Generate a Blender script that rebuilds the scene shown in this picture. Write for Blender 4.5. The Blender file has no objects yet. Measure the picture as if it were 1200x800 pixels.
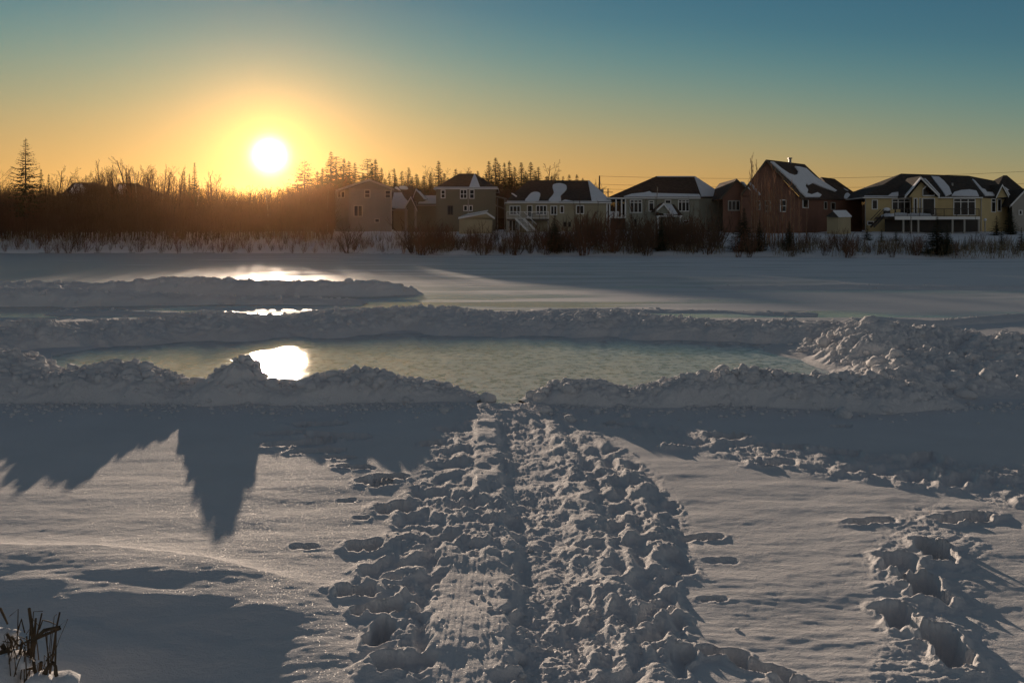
import bpy, bmesh, math, random
import numpy as np
from mathutils import Vector, Matrix

# ------------------------------------------------------------------ camera, light, exposure
scene = bpy.context.scene
COL = scene.collection
R = math.radians
CAM_H = 1.7          # eye height above the frozen lake
F = 1000.0           # focal length in photo pixels (1200 wide)
HZ = 280.0           # horizon row of the photo
cam_data = bpy.data.cameras.new("camera")
cam = bpy.data.objects.new("camera", cam_data); COL.objects.link(cam)
cam_data.sensor_width = 36; cam_data.lens = 30
cam_data.shift_y = -0.1
cam_data.clip_start = 0.1; cam_data.clip_end = 20000
cam.location = (0, 0, CAM_H); cam.rotation_euler = (R(90), 0, 0)
scene.camera = cam

SUN_AZ = math.atan2(-0.284, 1.0)          # to the left of straight ahead
SUN_EL = R(5.6)
SUN_DIR = Vector((math.sin(SUN_AZ) * math.cos(SUN_EL), math.cos(SUN_AZ) * math.cos(SUN_EL), math.sin(SUN_EL)))
sun_data = bpy.data.lights.new("sun", 'SUN')
sun_data.energy = 5.0; sun_data.angle = R(0.53); sun_data.color = (1.0, 0.76, 0.56)
sun = bpy.data.objects.new("sun", sun_data); COL.objects.link(sun)
sun.rotation_euler = SUN_DIR.to_track_quat('Z', 'Y').to_euler()

world = bpy.data.worlds.new("World"); scene.world = world; world.use_nodes = True
wt = world.node_tree; wt.nodes.clear()
def wn(kind, **kw):
    n = wt.nodes.new(kind)
    for k, v in kw.items(): setattr(n, k, v)
    return n
def wl(a, b): wt.links.new(a, b)
def wmath(op, a, b=None, c=None, clamp=False):
    n = wn('ShaderNodeMath', operation=op, use_clamp=clamp)
    for i, v in enumerate((a, b, c)):
        if v is None: continue
        if isinstance(v, (int, float)): n.inputs[i].default_value = v
        else: wl(v, n.inputs[i])
    return n.outputs[0]
tc = wn('ShaderNodeTexCoord')
nrm = wn('ShaderNodeVectorMath', operation='NORMALIZE'); wl(tc.outputs['Generated'], nrm.inputs[0])
sep = wn('ShaderNodeSeparateXYZ'); wl(nrm.outputs[0], sep.inputs[0])
el = wmath('MULTIPLY', wmath('ARCSINE', sep.outputs[2]), 180 / math.pi)     # elevation in degrees
DISC_DIR = Vector((-0.284, 1.0, 0.098)).normalized()
dt = wn('ShaderNodeVectorMath', operation='DOT_PRODUCT'); wl(nrm.outputs[0], dt.inputs[0]); dt.inputs[1].default_value = DISC_DIR
ang = wmath('MULTIPLY', wmath('ARCCOSINE', wmath('MINIMUM', dt.outputs['Value'], 0.999999)), 180 / math.pi)
# azimuth closeness to the sun
dh = wn('ShaderNodeVectorMath', operation='DOT_PRODUCT'); wl(nrm.outputs[0], dh.inputs[0])
dh.inputs[1].default_value = (math.sin(SUN_AZ), math.cos(SUN_AZ), 0)
# twilight band colours by elevation, bent a little by the distance from the sun's bearing
bend = wmath('MULTIPLY', wmath('SUBTRACT', 1.0, dh.outputs['Value']), 14.0)
ele = wmath('ADD', el, bend)
ramp = wn('ShaderNodeValToRGB'); ramp.color_ramp.interpolation = 'B_SPLINE'
wl(wmath('DIVIDE', ele, 60.0, clamp=True), ramp.inputs[0])
def lin(r, g, b):
    f = lambda c: (c / 255 / 12.92) if c / 255 <= 0.04045 else ((c / 255 + 0.055) / 1.055) ** 2.4
    return (f(r), f(g), f(b), 1)
stops = [(0.0, lin(206, 134, 48)), (3.0, lin(206, 141, 58)), (6.0, lin(184, 141, 74)), (9.0, lin(144, 141, 102)),
         (12.5, lin(92, 128, 122)), (16, lin(52, 103, 120)), (22, lin(40, 84, 108)), (32, lin(56, 74, 90)), (45, lin(68, 77, 86)), (60, lin(72, 78, 86))]
cr = ramp.color_ramp
cr.elements[0].position = 0; cr.elements[0].color = stops[0][1]
cr.elements[1].position = 1; cr.elements[1].color = stops[-1][1]
for p, c in stops[1:-1]:
    e = cr.elements.new(p / 60.0); e.color = c
# daylight sky model adds its own light, mostly from overhead and behind
sky = wn('ShaderNodeTexSky', sky_type='NISHITA'); sky.sun_disc = False
sky.sun_elevation = SUN_EL; sky.sun_rotation = SUN_AZ
sky.air_density = 1.0; sky.dust_density = 0.6; sky.ozone_density = 2.0
SKY_STRENGTH = 0.05
def scale_col(col, fac):
    n = wn('ShaderNodeVectorMath', operation='SCALE'); wl(col, n.inputs[0])
    if isinstance(fac, (int, float)): n.inputs['Scale'].default_value = fac
    else: wl(fac, n.inputs['Scale'])
    return n.outputs[0]
def add_col(a, b):
    n = wn('ShaderNodeVectorMath', operation='ADD'); wl(a, n.inputs[0]); wl(b, n.inputs[1]); return n.outputs[0]
# the band fades away from the sun side of the sky
side = wmath('ADD', 0.40, wmath('MULTIPLY', wmath('POWER', wmath('MULTIPLY', wmath('ADD', dh.outputs['Value'], 1.0), 0.5, clamp=True), 2.0), 0.58))
band = scale_col(ramp.outputs[0], side)
# pale belt of lit air low in the sky opposite the sun: it is what lights the house fronts
anti = wmath('MULTIPLY', wmath('POWER', wmath('MULTIPLY', wmath('SUBTRACT', 1.0, dh.outputs['Value']), 0.5, clamp=True), 2.0),
             wmath('EXPONENT', wmath('DIVIDE', wmath('MAXIMUM', el, 0.0), -15.0)))
bc = wn('ShaderNodeRGB'); bc.outputs[0].default_value = (0.52, 0.49, 0.45, 1)
band = add_col(band, scale_col(bc.outputs[0], anti))
# aureole: bright disc blurred by the air, warm halo round it
def halo(width, power, col):
    e_ = wmath('EXPONENT', wmath('MULTIPLY', wmath('POWER', wmath('DIVIDE', ang, width), power), -1.0))
    c = wn('ShaderNodeRGB'); c.outputs[0].default_value = col
    return scale_col(c.outputs[0], e_)
glow = add_col(add_col(halo(0.60, 1.6, (20, 15, 7.0, 1)), halo(2.0, 1.35, (1.15, 0.60, 0.08, 1))),
               halo(8.0, 1.3, (0.06, 0.05, 0.0, 1)))
tint = wn('ShaderNodeVectorMath', operation='MULTIPLY'); wl(sky.outputs[0], tint.inputs[0]); tint.inputs[1].default_value = (0.20, 0.24, 0.26)
total = add_col(add_col(band, glow), scale_col(tint.outputs[0], SKY_STRENGTH))
bg = wn('ShaderNodeBackground'); wl(total, bg.inputs['Color']); bg.inputs['Strength'].default_value = 1.0
wo = wn('ShaderNodeOutputWorld'); wl(bg.outputs[0], wo.inputs[0])

vs = scene.view_settings
scene.display_settings.display_device = 'sRGB'
vs.view_transform = 'Standard'; vs.look = 'None'; vs.gamma = 1.0; vs.exposure = 0.1; vs.use_curve_mapping = False
scene.cycles.max_bounces = 6; scene.cycles.transparent_max_bounces = 8
scene.cycles.sample_clamp_direct = 0; scene.cycles.sample_clamp_indirect = 6

# ------------------------------------------------------------------ helpers
def W(px, py, Y):
    """World point at distance Y that the photo shows at pixel (px, py)."""
    return Vector(((px - 600.0) / F * Y, Y, CAM_H - (py - HZ) / F * Y))
def G(px, py, z=0.0):
    """Ground point (height z) under pixel (px, py)."""
    Y = (CAM_H - z) * F / (py - HZ)
    return ((px - 600.0) / F * Y, Y)

def tag(o, label=None, cat=None, group=None, kind=None):
    if label: o['label'] = label
    if cat: o['category'] = cat
    if group: o['group'] = group
    if kind: o['kind'] = kind
    return o
def empty(name, loc=(0, 0, 0), rz=0):
    o = bpy.data.objects.new(name, None); COL.objects.link(o)
    o.location = loc; o.rotation_euler = (0, 0, rz); o.empty_display_size = 0.3
    return o
def mesh_obj(name, verts, faces, mat, parent=None, smooth=False):
    me = bpy.data.meshes.new(name); me.from_pydata([tuple(v) for v in verts], [], [tuple(f) for f in faces]); me.update()
    o = bpy.data.objects.new(name, me); COL.objects.link(o)
    if mat:
        for m in (mat if isinstance(mat, (list, tuple)) else [mat]): me.materials.append(m)
    if parent is not None:
        o.parent = parent
        o.matrix_parent_inverse = Matrix.Identity(4)
        me.transform(Matrix.Translation(-parent_origin(parent)))
    if smooth: me.polygons.foreach_set('use_smooth', [True] * len(me.polygons))
    return o
def parent_origin(p):
    v = Vector((0, 0, 0))
    while p is not None:
        v += p.location; p = p.parent
    return v
def np_mesh(name, V, Fq, mat, parent=None, smooth=True):
    """fast mesh from numpy verts (n,3) and faces (m,k)"""
    me = bpy.data.meshes.new(name)
    if parent is not None:
        V = V - np.array(parent_origin(parent))
    me.vertices.add(len(V)); me.vertices.foreach_set('co', V.astype(np.float32).ravel())
    k = Fq.shape[1]; m = len(Fq)
    me.loops.add(m * k); me.loops.foreach_set('vertex_index', Fq.astype(np.int32).ravel())
    me.polygons.add(m); me.polygons.foreach_set('loop_start', np.arange(0, m * k, k, dtype=np.int32))
    me.polygons.foreach_set('loop_total', np.full(m, k, dtype=np.int32))
    me.polygons.foreach_set('use_smooth', np.full(m, smooth, dtype=bool))
    me.update(calc_edges=True); me.validate()
    if mat: me.materials.append(mat)
    o = bpy.data.objects.new(name, me); COL.objects.link(o)
    if parent is not None: o.parent = parent
    return o
def grid_faces(nr, nc, wrap=False):
    r = np.arange(nr - 1)[:, None]; c = np.arange(nc - (0 if wrap else 1))[None, :]
    a = r * nc + c; b = r * nc + (c + 1) % nc
    return np.stack([a, b, b + nc, a + nc], -1).reshape(-1, 4)

# vectorised noise
_rs = np.random.RandomState(7)
_perm = _rs.permutation(4096)
_g3 = _rs.normal(size=(4096, 3)); _g3 /= np.linalg.norm(_g3, axis=1, keepdims=True)
_g2 = _rs.normal(size=(4096, 2)); _g2 /= np.linalg.norm(_g2, axis=1, keepdims=True)
def _h(*a):
    v = np.zeros_like(a[0])
    for q in a: v = _perm[(v + q) & 4095]
    return v
def n2(x, y, s=0):
    """gradient noise about -0.7..0.7"""
    xi = np.floor(x).astype(np.int64); yi = np.floor(y).astype(np.int64)
    xf = x - xi; yf = y - yi
    u = xf ** 3 * (xf * (xf * 6 - 15) + 10); v = yf ** 3 * (yf * (yf * 6 - 15) + 10)
    def c(i, j):
        g = _g2[_h(xi + i, yi + j, np.full_like(xi, s))]
        return g[..., 0] * (xf - i) + g[..., 1] * (yf - j)
    a = c(0, 0); b = c(1, 0); d = c(0, 1); e = c(1, 1)
    return (a + (b - a) * u) + ((d + (e - d) * u) - (a + (b - a) * u)) * v
def n3(x, y, z, s=0):
    xi = np.floor(x).astype(np.int64); yi = np.floor(y).astype(np.int64); zi = np.floor(z).astype(np.int64)
    xf = x - xi; yf = y - yi; zf = z - zi
    u = xf * xf * (3 - 2 * xf); v = yf * yf * (3 - 2 * yf); w = zf * zf * (3 - 2 * zf)
    def c(i, j, k):
        g = _g3[_h(xi + i, yi + j, zi + k, np.full_like(xi, s))]
        return g[..., 0] * (xf - i) + g[..., 1] * (yf - j) + g[..., 2] * (zf - k)
    L = lambda a, b, t: a + (b - a) * t
    return L(L(L(c(0,0,0), c(1,0,0), u), L(c(0,1,0), c(1,1,0), u), v), L(L(c(0,0,1), c(1,0,1), u), L(c(0,1,1), c(1,1,1), u), v), w)
def fbm2(x, y, o=4, s=0, gain=0.5):
    t = np.zeros_like(x); a = 1.0
    for k in range(o):
        t += a * n2(x * 2 ** k, y * 2 ** k, s + k); a *= gain
    return t
def bil2(x, y, o=4, s=0, gain=0.5):
    """billow: rounded lumps with sharp creases, 0 in creases"""
    t = np.zeros_like(x); a = 1.0
    for k in range(o):
        t += a * np.abs(n2(x * 2 ** k, y * 2 ** k, s + k)); a *= gain
    return t
def bil3(x, y, z, o=4, s=0, gain=0.5):
    t = np.zeros_like(x); a = 1.0
    for k in range(o):
        t += a * np.abs(n3(x * 2 ** k, y * 2 ** k, z * 2 ** k, s + k)); a *= gain
    return t
def sst(a, b, x):
    t = np.clip((x - a) / (b - a), 0, 1); return t * t * (3 - 2 * t)

# ------------------------------------------------------------------ materials
class MT:
    """small node builder"""
    def __init__(s, name):
        s.m = bpy.data.materials.new(name); s.m.use_nodes = True; s.t = s.m.node_tree; s.t.nodes.clear()
        s.out = s.n('ShaderNodeOutputMaterial')
    def n(s, kind, **kw):
        q = s.t.nodes.new(kind)
        for k, v in kw.items(): setattr(q, k, v)
        return q
    def l(s, a, b): s.t.links.new(a, b)
    def noise(s, vec, scale, detail=4, rough=0.55, dist=0.0):
        q = s.n('ShaderNodeTexNoise'); q.inputs['Scale'].default_value = scale; q.inputs['Detail'].default_value = detail
        q.inputs['Roughness'].default_value = rough; q.inputs['Distortion'].default_value = dist
        s.l(vec, q.inputs['Vector']); return q.outputs['Fac']
    def vor(s, vec, scale, feature='F1'):
        q = s.n('ShaderNodeTexVoronoi', feature=feature); q.inputs['Scale'].default_value = scale; s.l(vec, q.inputs['Vector']); return q
    def obj(s): return s.n('ShaderNodeTexCoord').outputs['Object']
    def geo(s): return s.n('ShaderNodeNewGeometry').outputs['Position']
    def map(s, vec, sc=(1, 1, 1), rot=(0, 0, 0), loc=(0, 0, 0)):
        q = s.n('ShaderNodeMapping'); q.inputs['Scale'].default_value = sc; q.inputs['Rotation'].default_value = rot; q.inputs['Location'].default_value = loc
        s.l(vec, q.inputs['Vector']); return q.outputs[0]
    def mth(s, op, a, b=None, clamp=False):
        q = s.n('ShaderNodeMath', operation=op, use_clamp=clamp)
        for i, v in enumerate((a, b)):
            if v is None: continue
            if isinstance(v, (int, float)): q.inputs[i].default_value = v
            else: s.l(v, q.inputs[i])
        return q.outputs[0]
    def rng(s, v, a, b, c=0.0, d=1.0, smooth=False):
        q = s.n('ShaderNodeMapRange'); q.interpolation_type = 'SMOOTHSTEP' if smooth else 'LINEAR'
        s.l(v, q.inputs['Value'])
        for k, w in zip(('From Min', 'From Max', 'To Min', 'To Max'), (a, b, c, d)): q.inputs[k].default_value = w
        return q.outputs[0]
    def mix(s, f, a, b):
        q = s.n('ShaderNodeMix', data_type='RGBA')
        if isinstance(f, (int, float)): q.inputs[0].default_value = f
        else: s.l(f, q.inputs[0])
        for i, v in ((6, a), (7, b)):
            if isinstance(v, tuple): q.inputs[i].default_value = (*v[:3], 1)
            else: s.l(v, q.inputs[i])
        return q.outputs[2]
    def bump(s, h, strength=0.5, dist=0.01, normal=None):
        q = s.n('ShaderNodeBump'); q.inputs['Strength'].default_value = strength; q.inputs['Distance'].default_value = dist
        s.l(h, q.inputs['Height'])
        if normal is not None: s.l(normal, q.inputs['Normal'])
        return q.outputs[0]
    def pbr(s, col, rough=0.6, normal=None, spec=0.5, metal=0.0, **kw):
        p = s.n('ShaderNodeBsdfPrincipled')
        for k, v in (('Base Color', col), ('Roughness', rough), ('Specular IOR Level', spec), ('Metallic', metal), *kw.items()):
            if isinstance(v, tuple): p.inputs[k].default_value = (*v[:3], 1) if len(p.inputs[k].default_value) == 4 else v
            elif isinstance(v, (int, float)): p.inputs[k].default_value = v
            else: s.l(v, p.inputs[k])
        if normal is not None: s.l(normal, p.inputs['Normal'])
        return p.outputs[0]
    def done(s, sh): s.l(sh, s.out.inputs['Surface']); return s.m

def simple(name, col, rough=0.7, var=0.25, scale=3.0, spec=0.3, bump=0.0, stretch=(1, 1, 1)):
    t = MT(name); v = t.map(t.obj(), stretch)
    nz = t.noise(v, scale, 5)
    c = t.mix(t.rng(nz, 0.3, 0.7), tuple(x * (1 - var) for x in col), tuple(min(1, x * (1 + var)) for x in col))
    nm = t.bump(t.noise(v, scale * 6, 4), bump, 0.02) if bump else None
    return t.done(t.pbr(c, rough, nm, spec))

def snow_material(name, near=True, sparkle=True, lumpy=0.0, base=(0.80, 0.80, 0.82)):
    t = MT(name); p = t.geo()
    big = t.noise(p, 1.3, 4)
    col = t.mix(t.rng(big, 0.3, 0.7), tuple(b * 0.93 for b in base), base)
    g1 = t.noise(p, 160, 3, 0.7)                    # grain
    g2 = t.noise(t.map(p, (1, 2.2, 1)), 28, 4, 0.6)   # crust
    nm = t.bump(g2, 0.4, 0.018)
    nm = t.bump(t.noise(p, 62, 4, 0.7), 0.45, 0.008, nm)
    nm = t.bump(g1, 0.7, 0.007, nm)
    if lumpy:
        nm = t.bump(t.noise(p, 11, 5, 0.7), lumpy, 0.05, nm)
    body = t.pbr(col, 0.9, nm, 0.015)
    if sparkle:
        vo = t.vor(p, 300.0)
        cellrnd = t.n('ShaderNodeSeparateColor'); t.l(vo.outputs['Color'], cellrnd.inputs[0])
        on = t.mth('MULTIPLY', t.mth('GREATER_THAN', cellrnd.outputs[0], 0.90), t.mth('LESS_THAN', vo.outputs['Distance'], 0.45))
        # random facet normal in each flake
        sub = t.n('ShaderNodeVectorMath', operation='SUBTRACT'); wn_ = t.n('ShaderNodeTexWhiteNoise', noise_dimensions='3D'); t.l(vo.outputs['Position'], wn_.inputs['Vector']); t.l(wn_.outputs['Color'], sub.inputs[0]); sub.inputs[1].default_value = (0.5, 0.5, 0.5)
        sc = t.n('ShaderNodeVectorMath', operation='SCALE'); t.l(sub.outputs[0], sc.inputs[0]); sc.inputs['Scale'].default_value = 1.1
        ad = t.n('ShaderNodeVectorMath', operation='ADD'); t.l(sc.outputs[0], ad.inputs[0])
        gn = t.n('ShaderNodeNewGeometry'); t.l(gn.outputs['Normal'], ad.inputs[1])
        nn = t.n('ShaderNodeVectorMath', operation='NORMALIZE'); t.l(ad.outputs[0], nn.inputs[0])
        gl = t.n('ShaderNodeBsdfGlossy'); gl.inputs['Roughness'].default_value = 0.4; gl.inputs['Color'].default_value = (0.9, 0.9, 0.9, 1)
        t.l(nn.outputs[0], gl.inputs['Normal'])
        mx = t.n('ShaderNodeMixShader'); t.l(t.mth('MULTIPLY', on, 0.085), mx.inputs[0]); t.l(body, mx.inputs[1]); t.l(gl.outputs[0], mx.inputs[2])
        return t.done(mx.outputs[0])
    return t.done(body)

M = {}
M['snow'] = snow_material('fresh_snow')
M['bank_snow'] = snow_material('piled_snow', sparkle=False, lumpy=0.55)
M['shore_snow'] = snow_material('shore_snow', sparkle=False)
M['roof_snow'] = snow_material('roof_snow', sparkle=False, base=(0.84, 0.85, 0.88))

# wind-polished snow and bare ice of the open lake
t = MT('lake_snow_ice'); p = t.geo()
st = t.noise(t.map(p, (0.07, 0.42, 1)), 1.0, 6, 0.6, 0.4)
st2 = t.noise(t.map(p, (0.25, 1.6, 1), loc=(3, 5, 0)), 1.0, 5, 0.6)
sx = t.n('ShaderNodeSeparateXYZ'); t.l(p, sx.inputs[0])
lefty = t.rng(t.mth('DIVIDE', sx.outputs[0], sx.outputs[1]), -0.62, 0.25, 0.15, -0.04)   # barer ice on the windward left side
glaze = t.rng(t.mth('ADD', lefty, t.mth('ADD', t.mth('MULTIPLY', st, 0.7), t.mth('MULTIPLY', st2, 0.3))), 0.47, 0.55, 0, 1, True)
col = t.mix(glaze, (0.78, 0.78, 0.80), (0.46, 0.47, 0.48))
rg = t.mix(glaze, (0.75, 0.75, 0.75), t.rng(sx.outputs[1], 21.0, 34.0, 0.16, 0.55))
nm = t.bump(t.noise(t.map(p, (1, 2.0, 1)), 5, 5, 0.65), 0.5, 0.008)
M['lake'] = t.done(t.pbr(col, rg, nm, t.rng(glaze, 0, 1, 0.08, 1.0)))

# shovelled rink ice
t = MT('rink_ice'); p = t.geo()
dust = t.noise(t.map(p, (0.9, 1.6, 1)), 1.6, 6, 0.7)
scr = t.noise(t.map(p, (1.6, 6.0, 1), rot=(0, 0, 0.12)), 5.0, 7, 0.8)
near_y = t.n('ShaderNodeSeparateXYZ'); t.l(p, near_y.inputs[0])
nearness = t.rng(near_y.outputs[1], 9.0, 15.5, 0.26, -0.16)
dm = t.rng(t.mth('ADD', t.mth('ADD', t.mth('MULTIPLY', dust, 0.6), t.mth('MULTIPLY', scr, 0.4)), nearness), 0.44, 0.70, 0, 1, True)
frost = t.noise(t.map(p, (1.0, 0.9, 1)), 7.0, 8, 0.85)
col = t.mix(dm, (0.24, 0.40, 0.58), (0.78, 0.67, 0.63))  # bare ice blued for reflected sky, dusted ice warmed, in the base colour
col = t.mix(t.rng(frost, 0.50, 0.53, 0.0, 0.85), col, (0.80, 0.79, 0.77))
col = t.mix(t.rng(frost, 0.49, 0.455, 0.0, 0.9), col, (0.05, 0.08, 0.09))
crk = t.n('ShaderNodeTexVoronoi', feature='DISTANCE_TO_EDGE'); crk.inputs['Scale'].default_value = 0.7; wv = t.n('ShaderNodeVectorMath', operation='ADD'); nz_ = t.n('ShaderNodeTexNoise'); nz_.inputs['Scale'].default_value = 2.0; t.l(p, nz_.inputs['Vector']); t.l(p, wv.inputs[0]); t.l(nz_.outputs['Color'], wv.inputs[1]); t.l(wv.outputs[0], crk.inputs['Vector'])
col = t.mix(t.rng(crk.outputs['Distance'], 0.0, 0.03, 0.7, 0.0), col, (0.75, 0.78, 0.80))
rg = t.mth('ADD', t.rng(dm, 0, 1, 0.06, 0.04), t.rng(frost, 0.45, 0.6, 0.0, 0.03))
h = t.mth('ADD', t.mth('MULTIPLY', t.noise(t.map(p, (1, 1.0, 1)), 8, 7, 0.75), 0.8), t.mth('MULTIPLY', t.noise(p, 42, 3, 0.7), 0.5))
nm = t.bump(h, 0.8, 0.0045)
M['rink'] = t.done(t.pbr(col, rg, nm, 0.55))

# ------------------------------------------------------------------ snow ground in front (and the lake beyond)
def cr_interp(xs, ys, x):
    return np.interp(x, xs, ys)
def px_of(X, Y): return 600 + X / Y * F
def py_of(Y, z=0.0): return HZ + (CAM_H - z) / Y * F

def HWD(y): return 0.71 * y + 1.35      # half width of the near sheet at distance y
rows = [2.2]
while rows[-1] < 18.3: rows.append(rows[-1] + rows[-1] ** 2 / 1700 * 1.15)
NEAR_END = rows[-1]
rows = np.array(rows); NC = 1650
tcol = np.linspace(-1, 1, NC)
Yg, Tg = np.meshgrid(rows, tcol, indexing='ij')
Xg = Tg * HWD(Yg)
PX = px_of(Xg, Yg); PY = py_of(Yg)
Z = 0.022 * fbm2(Xg * 0.35, Yg * 0.5, 4, 11)
Z += 0.010 * fbm2(Xg * 1.1, Yg * 3.2, 4, 31) * sst(9, 5, Yg)          # wind ripples
Z += 0.0022 * fbm2(Xg * 9, Yg * 22, 3, 41) * sst(8, 4, Yg)

def poly_mask(pts, soft=14):
    """soft inside-mask of a polygon in photo pixels, evaluated on the ground grid"""
    inside = np.zeros(PX.shape, bool); dist = np.full(PX.shape, 1e9)
    n = len(pts)
    for i in range(n):
        x1, y1 = pts[i]; x2, y2 = pts[(i + 1) % n]
        c = ((y1 > PY) != (y2 > PY)) & (PX < (x2 - x1) * (PY - y1) / (y2 - y1 + 1e-9) + x1)
        inside ^= c
        dx, dy = x2 - x1, y2 - y1
        tt = np.clip(((PX - x1) * dx + (PY - y1) * dy) / (dx * dx + dy * dy + 1e-9), 0, 1)
        dist = np.minimum(dist, np.hypot(PX - (x1 + tt * dx), PY - (y1 + tt * dy)))
    sd = np.where(inside, dist, -dist)
    return sst(-soft * 0.2, soft, sd)
wob = 26 * fbm2(Xg * 1.6, Yg * 1.6, 3, 5)
PXs, PYs = PX, PY
PX = PX + wob * (PY - 380) / 300; 
m_path = poly_mask([(585, 462), (640, 470), (700, 492), (765, 545), (806, 610), (812, 690), (800, 830), (800, 1200), (520, 1200), (590, 760), (596, 640), (585, 560), (560, 500)], 34)
m_left = poly_mask([(545, 470), (590, 470), (600, 540), (598, 640), (590, 800), (590, 1200), (440, 1200), (455, 790), (470, 690), (410, 690), (440, 640), (470, 590), (500, 530)], 12)
m_band = poly_mask([(700, 485), (800, 497), (930, 520), (1080, 530), (1230, 545), (1300, 600), (1190, 598), (1090, 575), (960, 560), (860, 545), (760, 520)], 12)
m_post = poly_mask([(1060, 590), (1120, 580), (1150, 640), (1160, 700), (1190, 800), (1200, 1000), (1040, 1000), (1020, 760), (1000, 700), (1010, 640)], 26)
PX = PXs
# churned snow: ridges running along the way people walk
a = 0.30
U = Xg * math.cos(a) + Yg * math.sin(a) * 0.55; Vv = -Xg * math.sin(a) * 0.5 + Yg * 0.75
warp = 0.12 * fbm2(Xg * 3, Yg * 3, 3, 70)
near_amp = 1.0 - 0.35 * sst(6.5, 3.6, Yg)
am = 0.30 + 0.75 * sst(-0.25, 0.30, fbm2(Xg * 1.5, Yg * 1.2, 2, 83))
lumps = bil2((U + warp) * 3.6, (Vv + warp) * 2.3, 5, 80, 0.5)
Z += m_path * near_amp * am * (0.074 * (lumps - 0.34) + 0.006 * bil2(Xg * 30, Yg * 24, 3, 95, 0.6))
# deep trodden groove up the middle
gc = np.interp(PY, [460, 520, 600, 680, 760, 900], [598, 612, 622, 622, 640, 650])
gw = np.interp(PY, [460, 600, 800, 1000], [22, 28, 34, 40])
Z -= 0.055 * m_path * np.exp(-((PX - gc) / gw) ** 2)
Z -= 0.02 * m_path
# two lines of heaped snow right of it
for cx, w_, hh, sd in (((640, 668, 690, 705, 730, 760), 20, 0.055, 3), ((668, 725, 762, 775, 775, 775), 16, 0.05, 9), ((655, 700, 726, 740, 752, 770), 12, 0.04, 15)):
    c_ = np.interp(PY, [480, 540, 600, 660, 730, 820], cx)
    Z += hh * m_path * np.exp(-((PX - c_ - 10 * fbm2(Yg * 3, Yg * 0 + sd, 2, sd)) / (w_ * (PY - 330) / 330)) ** 2) * (0.5 + 1.3 * bil2(Xg * 5, Yg * 5, 3, sd + 50))
Z += m_left * (0.05 * (bil2(Xg * 5.2 + warp * 3, Yg * 3.6, 4, 120) - 0.36) + 0.004 * bil2(Xg * 30, Yg * 24, 3, 97, 0.6))
Z += m_band * (0.06 * (bil2(Xg * 2.2 + Yg * .3, Yg * 4.6, 4, 140) - 0.32) + 0.006 * bil2(Xg * 18, Yg * 20, 3, 98, 0.6))
Z += m_post * (0.018 * (bil2(Xg * 7 + warp * 3, Yg * 8, 4, 160, 0.6) - 0.30))
# sledge track: smooth packed strip with fine grooves
PX = PXs + 30 * fbm2(Xg * 5, Yg * 5, 3, 6); PY_ = PY; PY = PY + 26 * fbm2(Xg * 7, Yg * 7, 3, 16)
sl = poly_mask([(512, 645), (590, 636), (596, 690), (592, 745), (590, 900), (500, 900), (498, 740)], 12)
PX = PXs; PY = PY_
slz = 0.012 + 0.011 * np.sin((Yg - 0.4) * 6.2) + 0.010 * n2(Xg * 3, Yg * 4, 77) + 0.0028 * fbm2(Xg * 1.2, Yg * 3, 2, 78) + 0.0024 * n2(Xg * 60, Yg * 0.8, 7) + 0.0022 * n2(Xg * 130, Yg * 1.2, 8) + 0.006 * fbm2(Xg * 12, Yg * 10, 3, 17)
Z -= 0.045 * np.exp(-((PX - np.interp(PY, [600, 640, 740, 900], [520, 506, 494, 490])) / 7.5) ** 2) * sst(590, 640, PY)
# packed lit strip farther up the path
s2 = poly_mask([(553, 492), (585, 480), (590, 560), (552, 585)], 8)

# long drift lower left: a crest that catches the sun and a hollow in its lee
YC = np.interp(PX, [-300, 0, 120, 200, 340, 400, 520], [4.72, 4.63, 4.60, 4.50, 4.20, 4.12, 4.0]) + 0.03 * n2(Xg * 1.5, Yg * 0, 4)
A = np.interp(PX, [-300, 0, 250, 360, 420], [1, 1, 1.0, 0.45, 0.0])
s = Yg - YC
Z += A * 0.050 * np.where(s > 0, np.exp(-np.clip(s, 0, 9) / 0.15), 1 - sst(0.0, 0.9, -s) * .9)
hol = A * sst(0.35, 1.5, -s + 0.25 * fbm2(Xg * 1.3, Yg * 1.3, 3, 58))
Z -= 0.11 * hol
Z += 0.030 * fbm2(Xg * 1.0 + Yg * 0.8, Yg * 2.6, 3, 57) * A * sst(0.0, 0.5, -s)

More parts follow.
